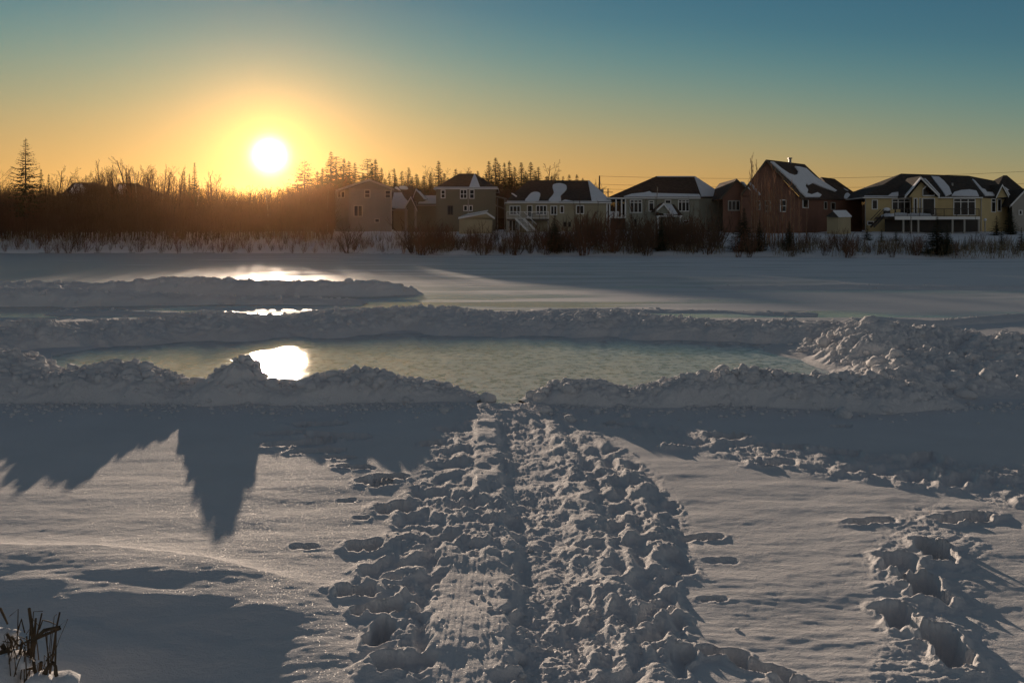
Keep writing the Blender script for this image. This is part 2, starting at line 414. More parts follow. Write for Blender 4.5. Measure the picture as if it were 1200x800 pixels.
def stamp(x, y, ang=0.0, L=0.15, Wd=0.07, depth=0.08, rim=0.02, seed=0, rough=0.25):
    """one boot hole pressed into the snow, with a crumbled rim"""
    global Z
    rmax = max(L, Wd) * 2.3
    r0, r1 = np.searchsorted(rows, [y - rmax, y + rmax])
    if r1 <= r0: return
    q = [(x + sx_ * rmax) / HWD(y + sy_ * rmax) for sx_ in (-1, 1) for sy_ in (-1, 1)]
    c0 = int(np.clip((min(q) + 1) / 2 * NC - 3, 0, NC - 1)); c1 = int(np.clip((max(q) + 1) / 2 * NC + 3, 0, NC))
    if c1 <= c0: return
    sl_ = (slice(r0, r1), slice(c0, c1))
    dx = Xg[sl_] - x; dy = Yg[sl_] - y
    ca, sa = math.cos(ang), math.sin(ang)
    u = (dx * ca + dy * sa) / L; v = (-dx * sa + dy * ca) / Wd
    nn = n2(Xg[sl_] * 9, Yg[sl_] * 9, 200 + seed % 50) + 0.5 * n2(Xg[sl_] * 22, Yg[sl_] * 22, 260 + seed % 50) + 0.18 * n2(Xg[sl_] * 48, Yg[sl_] * 48, 320 + seed % 50)
    waist = 1 - 0.30 * np.exp(-((u + .12) / .28) ** 2)
    d = ((np.abs(u) ** 2.6 + np.abs(v / waist) ** 2.4) ** (1 / 2.5)) * (1 + rough * nn)
    hole = 1 - sst(0.78, 1.12, d)
    rimm = np.exp(-((d - 1.22) / 0.26) ** 2) * (0.6 + 1.3 * np.clip(nn + 0.3, 0, 1.5))
    Z[sl_] += rim * rimm - depth * hole * (1 + 0.22 * u + 0.35 * nn)
def st_px(px, py, **k):
    x, y = G(px, py); stamp(x, y, **k)
rnd = random.Random(21)
# single boot holes the photo shows clearly (px, py, angle, length, depth)
for i, (px, py, an, L, Wd, dp, rm) in enumerate([
    (1096, 648, 1.5, .15, .085, .11, .035), (1052, 662, 1.2, .13, .10, .05, .03), (1084, 690, 1.45, .15, .09, .11, .035), (1052, 722, 1.5, .13, .08, .08, .03),
    (1108, 757, 1.45, .17, .085, .12, .035), (1020, 612, .2, .15, .06, .05, .015), (1128, 608, .3, .20, .08, .06, .03),
    (848, 766, -.25, .105, .05, .06, .016), (893, 783, -.5, .12, .045, .06, .02), (955, 806, -.3, .13, .05, .05, .02),
    (414, 549, -.1, .14, .07, .07, .015), (396, 537, -.2, .13, .06, .05, .014), (440, 566, -.4, .13, .09, .08, .018), (462, 594, .5, .13, .10, .09, .02),
    (455, 560, .1, .12, .07, .07, .015), (428, 640, .2, .11, .08, .085, .02), (450, 664, .7, .13, .08, .09, .02), (418, 692, .2, .10, .07, .09, .02),
    (452, 714, 1.0, .09, .065, .10, .02), (446, 742, 1.4, .12, .06, .10, .02), (356, 641, 0, .075, .045, .035, .004), (424, 606, 0, .05, .03, .02, .004), (406, 586, 0, .06, .03, .02, .003),
    (374, 498, .1, .26, .10, .05, .02), (352, 520, .3, .30, .12, .045, .02), (395, 512, -.2, .28, .10, .05, .02), (372, 529, .1, .20, .07, .05, .02), (330, 509, .1, .2, .08, .03, .02),
    (822, 628, .1, .12, .05, .05, .012), (835, 700, 0, .07, .03, .02, .004), (845, 655, 0, .09, .04, .015, .003), (985, 500, .1, .10, .05, .03, .01), (497, 633, 1.2, .035, .012, .03, .003),
    (524, 630, 1.3, .10, .07, .05, .02), (505, 578, .3, .13, .08, .07, .02), (528, 545, .5, .16, .09, .06, .02), (512, 520, .4, .16, .09, .06, .02), (536, 503, .2, .2, .1, .05, .02),
    (485, 610, .4, .12, .07, .05, .02), (508, 655, .2, .10, .06, .05, .02), (430, 715, .5, .07, .05, .06, .02)]):
    st_px(px, py, ang=an, L=L, Wd=Wd, depth=dp, rim=rm * .6, seed=i, rough=.4)
# many trodden prints inside the path and along the band on the right
def inside(m, x, y):
    r = np.searchsorted(rows, y); c = int((x / HWD(y) + 1) / 2 * (NC - 1))
    return 0 <= r < len(rows) and 0 <= c < NC and m[r, c] > 0.55
k = 0
while k < 130:
    py = 470 + 400 * rnd.random() ** 1.2; px = rnd.uniform(560, 820)
    x, y = G(px, py)
    if inside(m_path, x, y) and not inside(sl, x, y):
        stamp(x, y, ang=1.35 + rnd.gauss(0, .35), L=rnd.uniform(.09, .15), Wd=rnd.uniform(.045, .07), depth=rnd.uniform(.02, .045), rim=rnd.uniform(.006, .016), seed=k, rough=.5)
    k += 1
for k in range(130):
    x, y = G(rnd.uniform(700, 1290), rnd.uniform(488, 600))
    if inside(m_band, x, y):
        stamp(x, y, ang=rnd.gauss(.1, .3), L=rnd.uniform(.12, .24), Wd=rnd.uniform(.05, .10), depth=rnd.uniform(.03, .07), rim=rnd.uniform(.015, .045), seed=k, rough=.4)
for k in range(38):
    x, y = G(rnd.uniform(440, 600), rnd.uniform(480, 800))
    if inside(m_left, x, y) and not inside(sl, x, y):
        stamp(x, y, ang=rnd.gauss(.6, .6), L=rnd.uniform(.09, .14), Wd=rnd.uniform(.05, .08), depth=rnd.uniform(.03, .07), rim=rnd.uniform(.01, .025), seed=k, rough=.35)

# snow settles: no spikes or pits deeper than the trodden layer
up = 0.030 + 0.012 * sst(650, 700, PX); dn = 0.040
mm = np.clip(m_path + m_left + m_band, 0, 1)
Zl_ = np.where(Z > 0, up * np.tanh(Z / up), dn * np.tanh(Z / dn))
Z = Z * (1 - mm) + Zl_ * mm * 0.82
def blur(A, k):
    B = A.copy()
    for _ in range(k):
        B[1:-1] = (B[:-2] + 2 * B[1:-1] + B[2:]) / 4
        B[:, 1:-1] = (B[:, :-2] + 2 * B[:, 1:-1] + B[:, 2:]) / 4
    return B
Z = Z * (1 - mm) + blur(Z, 5) * mm
w3 = 0.06 * fbm2(Xg * 6, Yg * 6, 3, 230)
Z += mm * (0.4 + 0.6 * am) * (0.026 * (bil2((Xg + w3) * 7, (Yg - w3) * 6.2, 4, 180, 0.55) - .33) + 0.022 * fbm2(Xg * 4.5, Yg * 4.5, 4, 190, 0.6) + 0.013 * (bil2(Xg * 17, Yg * 27, 4, 240, 0.65) - .3) + 0.018 * fbm2((Xg + .16 * Yg) * 11, Yg * 2.2, 4, 250, 0.55))
Z = Z * (1 - sl) + slz * sl
Z = Z * (1 - s2 * .8) + s2 * .8 * (0.03 + 0.05 * fbm2(Xg * 2.5, Yg * 2.2, 4, 19))
gapm = sst(500, 478, PY) * sst(530, 560, PX) * sst(690, 650, PX)
Z = Z * (1 - gapm) + gapm * (0.004 + 0.03 * (bil2(Xg * 5, Yg * 6, 4, 210, .6) - .2))
# flatten under the rink so the ice sheet lies in it, and press the far part flat
RINK_Z = -0.02
rink_px = [(60, 414), (120, 404), (240, 396), (330, 391), (480, 388), (600, 388), (760, 392), (900, 398), (975, 405), (985, 425), (960, 448), (860, 462), (700, 466), (640, 470), (600, 474), (560, 472), (480, 468), (300, 468), (150, 462), (60, 440)]
m_rink = poly_mask(rink_px, 2)
Z = Z * (1 - m_rink) + (RINK_Z - 0.012) * m_rink
flat = sst(16, 24, Yg); Z = Z * (1 - 0.75 * flat)
Z[-1, :] = np.minimum(Z[-1, :], 0.0)
V = np.stack([Xg, Yg, Z], -1).reshape(-1, 3)
# the snow runs on to both sides and behind the viewer, joined to the edge of the detailed sheet
nr_ = len(rows)
per = np.array([r * NC for r in range(nr_ - 1, 0, -1)] + list(range(NC)) + [r * NC + NC - 1 for r in range(1, nr_)])
out = V[per].copy(); ctr = np.array([0.0, 12.0]); out[:, :2] = ctr + (out[:, :2] - ctr) * 6.0
out[:, 1] = np.minimum(out[:, 1], rows[-1]); out[:, 2] = -0.04
n0 = len(V); k_ = np.arange(len(per) - 1)
skirt = np.stack([per[k_], n0 + k_, n0 + k_ + 1, per[k_ + 1]], -1)
ground = np_mesh('snow_ground', np.concatenate([V, out]), np.concatenate([grid_faces(nr_, NC), skirt]), M['snow'])
tag(ground, kind='structure')
def gz(x, y):
    if y >= NEAR_END - .1 or y < rows[0]: return 0.0
    r = int(np.searchsorted(rows, y)); c = int((x / HWD(y) + 1) / 2 * (NC - 1))
    return float(Z[min(r, len(rows) - 1), max(0, min(NC - 1, c))])

# rink ice sheet (slightly under the banks all round)
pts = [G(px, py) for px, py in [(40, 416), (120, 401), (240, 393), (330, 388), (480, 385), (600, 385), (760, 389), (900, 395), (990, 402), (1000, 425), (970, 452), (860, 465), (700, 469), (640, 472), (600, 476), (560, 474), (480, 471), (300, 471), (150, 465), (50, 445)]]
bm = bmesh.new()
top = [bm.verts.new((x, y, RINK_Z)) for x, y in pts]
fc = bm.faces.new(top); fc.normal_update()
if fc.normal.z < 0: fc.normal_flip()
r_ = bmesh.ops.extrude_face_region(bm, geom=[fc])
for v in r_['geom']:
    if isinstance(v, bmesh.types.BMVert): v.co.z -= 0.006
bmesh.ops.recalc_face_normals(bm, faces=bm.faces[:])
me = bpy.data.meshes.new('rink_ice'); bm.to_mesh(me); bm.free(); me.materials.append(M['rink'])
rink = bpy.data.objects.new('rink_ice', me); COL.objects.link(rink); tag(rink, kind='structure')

# ------------------------------------------------------------------ lake, shore and far ground
def yshore(X, Y):
    tpx = 600 + X / np.maximum(Y, 1) * F
    return np.interp(tpx, [-200, 400, 520, 800, 1000, 1300], [101, 100, 90, 84, 76, 70]) + 1.2 * n2(X * 0.12, X * 0 + 3.3, 91)
def terrain(X, Y):
    ys = yshore(X, Y)
    k = (Y - ys) / (113 - ys)
    base = 0.35 * sst(-0.01, 0.05, k) + 2.25 * np.clip(k, 0, 1) ** 1.15 * sst(0, 0.2, k)
    base += np.clip(Y - 113, 0, 400) * 0.018 + 0.22 * fbm2(X * 0.12, Y * 0.12, 4, 61) * sst(0, 0.5, k)
    base += 0.22 * bil2(X * 0.5, Y * 0.5, 3, 66) * sst(0.0, 0.08, k) * sst(1.1, 0.6, k)
    return np.where(k <= -0.01, 0.0, base)
def tz(x, y): return float(terrain(np.array([float(x)]), np.array([float(y)]))[0])

ly = np.concatenate([np.arange(NEAR_END - 0.6, 66, 0.5), np.arange(66, 118, 0.35), np.arange(118, 200, 2.0), np.arange(200, 620, 15.0)])
lx = np.linspace(-1, 1, 520)
Yl, Tl = np.meshgrid(ly, lx, indexing='ij'); Xl = Tl * (0.75 * Yl + 9)
Zl = terrain(Xl, Yl)
lakem = (Yl < yshore(Xl, Yl) - 0.5)
Zl = Zl + np.where(lakem, 0.04 * bil2(Xl * 0.09, Yl * 0.45, 4, 33) * sst(.25, .6, bil2(Xl * .05, Yl * .22, 2, 36)) - 0.010 - 0.02 * (Yl < NEAR_END + .5), 0)
split = int(np.searchsorted(ly, 69.0))
Vl = np.stack([Xl, Yl, Zl], -1)
fl = grid_faces(len(ly), 520)
yc = Yl.reshape(-1)[fl[:, 0]]; xc = Xl.reshape(-1)[fl[:, 0]]
isl = yc < yshore(xc, yc) - 0.2
lake = np_mesh('frozen_lake', Vl.reshape(-1, 3), fl[isl], M['lake']); tag(lake, kind='structure')
shore = np_mesh('shore_ground', Vl.reshape(-1, 3), fl[~isl], M['shore_snow']); tag(shore, kind='structure')
# the wide land round and behind, a little lower so it never meets the sheets above
g = 1500.0
mesh_obj('snow_field', [(-g, -g, -0.25), (g, -g, -0.25), (g, g, -0.25), (-g, g, -0.25)], [(0, 1, 2, 3)], M['shore_snow'])['kind'] = 'structure'

# thin warm-tinted volume added to give the lens-flare veil near the sun
bm = bmesh.new(); bmesh.ops.create_cube(bm, size=1.0)
for v in bm.verts: v.co = Vector((v.co.x * 3030, v.co.y * 3030, -1.3 if v.co.z < 0 else 34.0))
me = bpy.data.meshes.new('flare_haze'); bm.to_mesh(me); bm.free()
hz = bpy.data.objects.new('flare_haze', me); COL.objects.link(hz); hz['kind'] = 'stuff'
t = MT('flare_haze_volume'); pv = t.n('ShaderNodeVolumePrincipled'); pv.inputs['Density'].default_value = 0.000045; pv.inputs['Anisotropy'].default_value = 0.90
pv.inputs['Color'].default_value = (1.0, 0.56, 0.27, 1)
t.l(pv.outputs[0], t.out.inputs['Volume']); me.materials.append(t.m)

# ------------------------------------------------------------------ shovelled snow banks
def clod_mesh(rs, sub=2):
    bm = bmesh.new(); bmesh.ops.create_icosphere(bm, subdivisions=sub, radius=1.0)
    V = np.array([v.co[:] for v in bm.verts]); Fa = np.array([[v.index for v in f.verts] for f in bm.faces]); bm.free()
    return V, Fa
CL_V, CL_F = clod_mesh(None)
def make_clod(rs, r, pos):
    off = rs.uniform(0, 50, 3)
    q = CL_V * 1.1 + off
    d = 1 + 0.8 * (n3(q[:, 0], q[:, 1], q[:, 2], 3)) + 0.55 * np.abs(n3(q[:, 0] * 2.3, q[:, 1] * 2.3, q[:, 2] * 2.3, 5))
    v = CL_V * d[:, None] * r * np.array([rs.uniform(.8, 1.3), rs.uniform(.7, 1.1), rs.uniform(.6, .95)])
    a_ = rs.uniform(0, 6.28); ca, sa = math.cos(a_), math.sin(a_)
    v = np.stack([v[:, 0] * ca - v[:, 1] * sa, v[:, 0] * sa + v[:, 1] * ca, v[:, 2]], -1)
    return v + np.array(pos)
def bank(name, ctrl, seed, label, cat='snow bank', du=0.022, nv=72, amp=0.10, clods=160, csize=(.025, .07), power=1.0, freq=3.2, zbase=0.0, mat='bank_snow'):
    """ctrl: list of (px, py_of_the_top, py_of_the_front_foot, half width in metres)"""
    P = []
    for px, pt, pb, hw in ctrl:
        Yb = CAM_H * F / (pb - HZ); Yc = Yb + hw * 0.9
        H = max(0.03, CAM_H - (pt - HZ) / F * Yc)
        P.append(((px - 600) / F * Yc, Yc, H, hw))
    P = np.array(P)
    dl = np.r_[0, np.cumsum(np.hypot(np.diff(P[:, 0]), np.diff(P[:, 1])))]
    nu = int(dl[-1] / du) + 2
    uu = np.linspace(0, dl[-1], nu)
    def spl(c):
        y = np.interp(uu, dl, P[:, c]); kk = max(1, int(0.10 / du))
        ker = np.ones(2 * kk + 1) / (2 * kk + 1)
        return np.convolve(np.pad(y, kk, mode='edge'), ker, 'valid')
    cx, cy, H, hw = spl(0), spl(1), spl(2), spl(3)
    tx = np.gradient(cx); ty = np.gradient(cy); ln = np.hypot(tx, ty) + 1e-9; nx, ny = -ty / ln, tx / ln
    # smooth the normals so the strip does not cross itself
    kk = int(0.6 / du); ker = np.ones(2 * kk + 1) / (2 * kk + 1)
    nx = np.convolve(np.pad(nx, kk, mode='edge'), ker, 'valid'); ny = np.convolve(np.pad(ny, kk, mode='edge'), ker, 'valid')
    vv = np.linspace(-1, 1, nv)
    nu0 = nu
    UU, VV = np.meshgrid(np.arange(nu), vv, indexing='ij')
    rag = 1 + np.where(VV < 0, 0.55, 0.3) * (fbm2(uu * 0.9, np.full_like(uu, seed + .5), 3, seed, .45)[UU])
    Xb = cx[UU] + nx[UU] * VV * hw[UU] * rag; Yb = cy[UU] + ny[UU] * VV * hw[UU] * rag
    endf = np.minimum(1, np.minimum(uu, uu[-1] - uu) / 0.35)[UU]
    prof = np.clip(1 - np.abs(VV) ** 1.7, 0, 1) ** power
    Zb = H[UU] * prof * (endf ** 0.5)
    env = np.clip(prof * 1.6, 0, 1) * (0.35 + 0.65 * np.clip(H[UU] / 0.4, 0, 1.2)) * endf
    q = (Xb * freq, Yb * freq, Zb * freq)
    b1 = bil3(*q, o=6, s=seed, gain=0.62) - 0.46
    ox = n3(q[0], q[1], q[2], seed + 20); oy = n3(q[0], q[1], q[2], seed + 21)
    Zb = Zb + env * amp * 1.15 * b1
    Yb = Yb - env * amp * (0.5 * b1 + 0.5 * oy); Xb = Xb + env * amp * 0.6 * ox
    edge = np.abs(VV) ** 8
    Zb = Zb * (1 - edge) + edge * (-0.03) + zbase
    Vb = np.stack([Xb, Yb, Zb], -1).reshape(-1, 3); Fb = grid_faces(nu, nv)
    rs = np.random.RandomState(seed)
    Vs = [Vb]; Ft = [np.concatenate([Fb[:, [0, 1, 2]], Fb[:, [0, 2, 3]]])]; off = len(Vb)
    for _ in range(clods):
        iu = rs.randint(4, nu - 4); iv = int((0.5 + np.clip(rs.normal(0, 0.2), -.46, .46)) * (nv - 1))
        r = (csize[0] * .5 + (csize[1] - csize[0] * .5) * rs.rand() ** 2.2) * (1.4 if rs.rand() < .05 else 1)
        x, y, z = Xb[iu, iv], Yb[iu, iv], Zb[iu, iv]
        c = make_clod(rs, r, (x, y, z + r * rs.uniform(-.6, .2)))
        Vs.append(c); Ft.append(CL_F + off); off += len(c)
    o = np_mesh(name, np.concatenate(Vs), np.concatenate(Ft), M[mat])
    # origin at the foot of the middle
    tag(o, label, cat)
    return o

bank('snow_bank', [(-120, 378, 425, 1.0), (-20, 383, 416, 1.0), (30, 374, 411, 1.0), (90, 378, 406, 1.2), (150, 374, 403, 1.3), (200, 372, 400, 1.4), (240, 364, 398, 1.5), (300, 369, 395, 1.5), (330, 370, 393, 1.5), (400, 362, 391, 1.5),
     (470, 360, 390, 1.5), (520, 360, 390, 1.5), (580, 366, 390, 1.5), (620, 366, 390, 1.5), (700, 364, 392, 1.4), (730, 365, 393, 1.4), (780, 372, 396, 1.3), (830, 375, 399, 1.1), (900, 376, 401, 1.0), (960, 376, 404, .8), (1010, 376, 406, .7), (1060, 380, 409, .5)],
     3, 'long low snow bank along the far edge of the cleared rink', clods=900, amp=.12, power=.62, csize=(.025, .06), nv=130)
bank('snow_bank', [(-110, 395, 470, .6), (-20, 409, 470, .7), (18, 415, 470, .75), (55, 435, 470, .6), (95, 431, 471, .6), (130, 423, 471, .65), (172, 430, 472, .5), (205, 442, 472, .42), (232, 449, 472, .4), (256, 434, 473, .45), (270, 426, 474, .48), (283, 411, 474, .5), (295, 427, 474, .45), (305, 440, 474, .42), (320, 449, 474, .38),
     (345, 447, 474, .35), (366, 438, 474, .38), (400, 434, 473, .42), (440, 431, 473, .45), (468, 442, 472, .4), (505, 448, 471, .35), (540, 456, 471, .3), (566, 465, 472, .2)],
     17, 'lumpy snow bank at the near edge of the rink, left of the gap', clods=620, amp=.13, power=.55, csize=(.02, .065), freq=3.8)
bank('snow_bank', [(612, 468, 474, .15), (630, 456, 474, .28), (655, 448, 475, .34), (682, 443, 476, .36), (705, 446, 476, .34), (735, 457, 476, .3), (765, 447, 477, .38), (800, 440, 477, .42), (850, 434, 477, .5), (900, 435, 478, .5), (945, 438, 479, .5), (985, 440, 480, .55), (1030, 440, 481, .6), (1075, 448, 481, .6), (1120, 460, 480, .5)],
     29, 'lumpy snow bank at the near edge of the rink, right of the gap', clods=420, amp=.13, power=.55, csize=(.02, .065), freq=3.8)
# the big heap at the right end: a broad pile
def heap(name, seed, label):
    x0, x1, y0, y1 = 3.2, 9.2, 8.3, 15.0
    nx_, ny_ = 520, 460
    X, Y = np.meshgrid(np.linspace(x0, x1, nx_), np.linspace(y0, y1, ny_))
    bl = [(4.85, 11.7, .40, .45, .7), (5.3, 12.9, .30, .7, .9), (5.6, 13.0, .42, 1.0, .9), (6.4, 13.1, .38, 1.2, .8), (7.4, 12.3, .36, 1.2, .8), (5.5, 11.2, .26, .8, .7), (4.4, 9.6, .26, .5, .5), (5.2, 9.75, .20, .9, .5), (6.2, 10.6, .22, 1.1, .8), (7.4, 10.4, .18, 1.2, .7), (8.3, 11.5, .25, .8, 1), (4.75, 10.5, .27, .45, .8)]
    H = np.zeros_like(X)
    for bx, by, h, sx, sy in bl:
        H = np.maximum(H, h * np.exp(-((X - bx) / sx) ** 2 - ((Y - by) / sy) ** 2)) + 0.12 * h * np.exp(-((X - bx) / sx) ** 2 - ((Y - by) / sy) ** 2)
    H = H - 0.045
    e = np.clip(H / 0.12, 0, 1)
    b1 = bil3(X * 2.6, Y * 2.6, H * 3, 5, seed, .56) - .40
    Zh = H + e * .19 * b1 ; Yh = Y - e * .10 * b1; Xh = X + e * .08 * n2(X * 3, Y * 3, 77)
    Zh = np.maximum(Zh, -0.08)
    V = np.stack([Xh, Yh, Zh], -1).reshape(-1, 3); F_ = grid_faces(ny_, nx_)
    keep = (Zh.reshape(-1)[F_] > -0.055).any(1); F_ = F_[keep]
    Vs = [V]; Ft = [np.concatenate([F_[:, [0, 1, 2]], F_[:, [0, 2, 3]]])]; off = len(V)
    rs = np.random.RandomState(seed)
    n = 0
    while n < 620:
        i, j = rs.randint(2, ny_ - 2), rs.randint(2, nx_ - 2)
        if H[i, j] < 0.03 or Zh[i, j] < .02: continue
        r = (.012 + .06 * rs.rand() ** 2.2) * (1.7 if rs.rand() < .05 else 1)
        c = make_clod(rs, r, (Xh[i, j], Yh[i, j], Zh[i, j] + r * rs.uniform(-.3, .4)))
        Vs.append(c); Ft.append(CL_F + off); off += len(c); n += 1
    o = np_mesh(name, np.concatenate(Vs), np.concatenate(Ft), M['bank_snow']); tag(o, label, 'snow heap'); return o
heap('snow_heap', 41, 'broad lumpy heap of shovelled snow at the right end of the rink')
bank('snow_bank', [(-80, 328, 345, .9), (0, 330, 346, .9), (60, 330, 346, .8), (110, 331, 346, .8), (150, 329, 346, .8), (200, 323, 346, .9), (240, 325, 346, .9), (300, 328, 346, .8), (350, 328, 346, .8), (400, 330, 347, .7), (440, 327, 347, .7), (470, 334, 346, .5), (496, 340, 345, .3)],
     53, 'farthest snow bank out on the lake, left side, behind a second bank', clods=160, amp=.14, du=.05, nv=44, power=.7, csize=(.05, .11), freq=2.0)
bank('snow_bank', [(-90, 338, 360, .8), (0, 337, 360, .8), (40, 336, 360, .7), (100, 338, 360, .7), (160, 341, 359, .6), (200, 343, 358, .6), (260, 345, 357, .5), (320, 348, 357, .5), (380, 349, 357, .4), (430, 351, 357, .3)],
     59, 'ragged low snow bank on the lake just before the farthest bank', clods=150, amp=.12, du=.05, nv=44, power=.7, csize=(.04, .09), freq=2.2)
bank('snow_bank', [(60, 362, 369, .5), (120, 363, 369, .5), (170, 364, 369, .4), (230, 366, 369, .3)], 61, 'small flat ridge of snow on orange ice behind the rink bank', clods=30, amp=.05, du=.05, nv=24, csize=(.03, .05))
for (c, sd, lb) in (([(980, 374, 383, .4), (1030, 371, 384, .5), (1090, 376, 384, .4), (1140, 371, 379, .4), (1200, 367, 374, .4), (1290, 365, 372, .4)], 67, 'low snow ridge running out to the right behind the heap'),
                    ([(830, 335, 339, .7), (900, 334, 339, .8), (1000, 333, 339, .8), (1100, 334, 339, .8), (1200, 334, 339, .8), (1290, 334, 339, .8)], 71, 'thin distant snow ridge across the right side of the lake'),
                    ([(620, 362, 365, .4), (720, 361, 366, .5), (850, 363, 367, .5), (960, 366, 370, .4)], 73, 'flat streak of drifted snow behind the middle of the rink bank')):
    bank('snow_ridge', c, sd, lb, 'snow ridge', clods=30, amp=.05, du=.05, nv=28, csize=(.03, .06), freq=2)
# crumbs of snow scattered round the feet of the banks, too many to count
rs = np.random.RandomState(77); Vs, Ft, off = [], [], 0
C1_V, C1_F = clod_mesh(None, 1)
for _ in range(2600):
    if rs.rand() < .86:
        px, py = rs.uniform(-20, 1230), 472 + abs(rs.normal(0, 5)) + (rs.rand() < .2) * rs.rand() * 16; r = .004 + .02 * rs.rand() ** 4
    else:
        py = rs.uniform(480, 800); px = rs.normal(np.interp(py, [480, 800], [640, 660]), np.interp(py, [480, 800], [40, 80])); r = .003 + .010 * rs.rand() ** 3
    x, y = G(px, py)
    v = C1_V * (1 + .5 * rs.rand(len(C1_V), 1)) * r * np.array([1.1, 1, .7]) + np.array([x, y, gz(x, y) + r * .3])
    Vs.append(v); Ft.append(C1_F + off); off += len(v)
tag(np_mesh('snow_crumbs', np.concatenate(Vs), np.concatenate(Ft), M['bank_snow']), kind='stuff')
# loose lumps on the smooth snow
rs = np.random.RandomState(5)
for i, (px, py, r, lb) in enumerate([(988, 487, .075, 'dark flat snow lump on shaded snow below the big heap'), (735, 487, .04, 'small snow lump lying under the right rink bank'), (1098, 471, .06, 'sunlit-tipped snow lump at the foot of the heap'),
        (1130, 466, .10, 'large rounded snow block at the right foot of the heap'), (206, 470, .05, 'little snow block at the foot of the left rink bank'), (520, 482, .05, 'snow crumb beside the gap in the rink banks'),
        (640, 484, .06, 'snow block just right of the rink gap'), (700, 483, .05, 'snow block on trodden snow under the right bank'), (668, 492, .05, 'pale snow block on the upper part of the trodden path'), (612, 480, .04, 'small snow block standing in the gap of the banks'), (570, 467, .09, 'rounded snow block at the inner end of the left rink bank')]):
    x, y = G(px, py)
    v = make_clod(rs, r, (x, y, gz(x, y) + r * .3))
    tag(np_mesh('snow_lump', v, CL_F, M['bank_snow']), lb, 'snow lump')

# ================================================================== vegetation
M['bark'] = simple('dark_bark', (0.075, 0.055, 0.042), 0.9, 0.3, 2.0, 0.1)
M['twig'] = simple('brown_twigs', (0.12, 0.078, 0.052), 0.9, 0.3, 0.6, 0.1)
M['twig_red'] = simple('reddish_twigs', (0.17, 0.088, 0.055), 0.9, 0.3, 0.6, 0.1)
M['poplar_bark'] = simple('poplar_bark', (0.34, 0.22, 0.15), 0.9, 0.3, 3.0, 0.1)
M['twig_poplar'] = simple('poplar_twigs', (0.36, 0.19, 0.11), 0.9, 0.3, 0.6, 0.1)
M['birch'] = simple('pale_bark', (0.26, 0.23, 0.19), 0.8, 0.4, 6.0, 0.1)
M['needles'] = simple('spruce_needles', (0.040, 0.052, 0.028), 0.85, 0.35, 0.9, 0.15)
M['needles2'] = simple('yellowish_needles', (0.060, 0.062, 0.030), 0.85, 0.35, 0.9, 0.15)
M['reed'] = simple('dry_reeds', (0.24, 0.19, 0.12), 0.85, 0.3, 1.0, 0.1)

class Tubes:
    def __init__(s): s.v = []; s.f = []
    def seg_chain(s, pts, rads, k=3):
        base = len(s.v); n = len(pts)
        for i, (p, r) in enumerate(zip(pts, rads)):
            d = (pts[min(i + 1, n - 1)] - pts[max(i - 1, 0)])
            d = d.normalized() if d.length > 1e-9 else Vector((0, 0, 1))
            a = d.cross(Vector((0.31, 0.9, 0.17))).normalized(); b = d.cross(a)
            for j in range(k):
                t_ = 2 * math.pi * j / k
                s.v.append(p + (a * math.cos(t_) + b * math.sin(t_)) * r)
        for i in range(n - 1):
            for j in range(k):
                s.f.append((base + i * k + j, base + i * k + (j + 1) % k, base + (i + 1) * k + (j + 1) % k, base + (i + 1) * k + j))
    def build(s, name, mat, parent=None): return mesh_obj(name, s.v, s.f, mat, parent)

def grow(tb, tk, p, d, L, r, lvl, rg, P):
    """recursive bare branching. tb: twigs, tk: trunk and main limbs"""
    n = 4 if lvl < 2 else 3
    pts = [p.copy()]; q = p.copy(); dd = d.copy()
    for i in range(n):
        dd = (dd + Vector((rg.gauss(0, P['wob']), rg.gauss(0, P['wob']), rg.gauss(0, P['wob'] * .6) + P['up']))).normalized()
        q = q + dd * (L / n); pts.append(q.copy())
    rads = [r * (1 - 0.62 * i / n) for i in range(n + 1)]
    (tk if lvl <= P['limb'] else tb).seg_chain(pts, rads, 5 if lvl == 0 else 3)
    if lvl >= P['depth']: return
    m = P['kids'][lvl]
    for j in range(m):
        t_ = P['first'][min(lvl, len(P['first']) - 1)] + (1 - P['first'][min(lvl, len(P['first']) - 1)]) * (j + rg.random() * .8) / m
        i = min(n - 1, int(t_ * n)); f = t_ * n - i
        bp = pts[i].lerp(pts[i + 1], min(1, f))
        ax = (pts[i + 1] - pts[i]).normalized()
        side = ax.cross(Vector((rg.gauss(0, 1), rg.gauss(0, 1), rg.gauss(0, 1)))).normalized()
        sp = P['spread'] * rg.uniform(.7, 1.3)
        nd = (ax * math.cos(sp) + side * math.sin(sp)).normalized()
        grow(tb, tk, bp, nd, L * P['len'][lvl] * rg.uniform(.6, 1.1) * (1 - .45 * t_), max(P['rmin'], r * (1 - .6 * t_) * P['rk']), lvl + 1, rg, P)

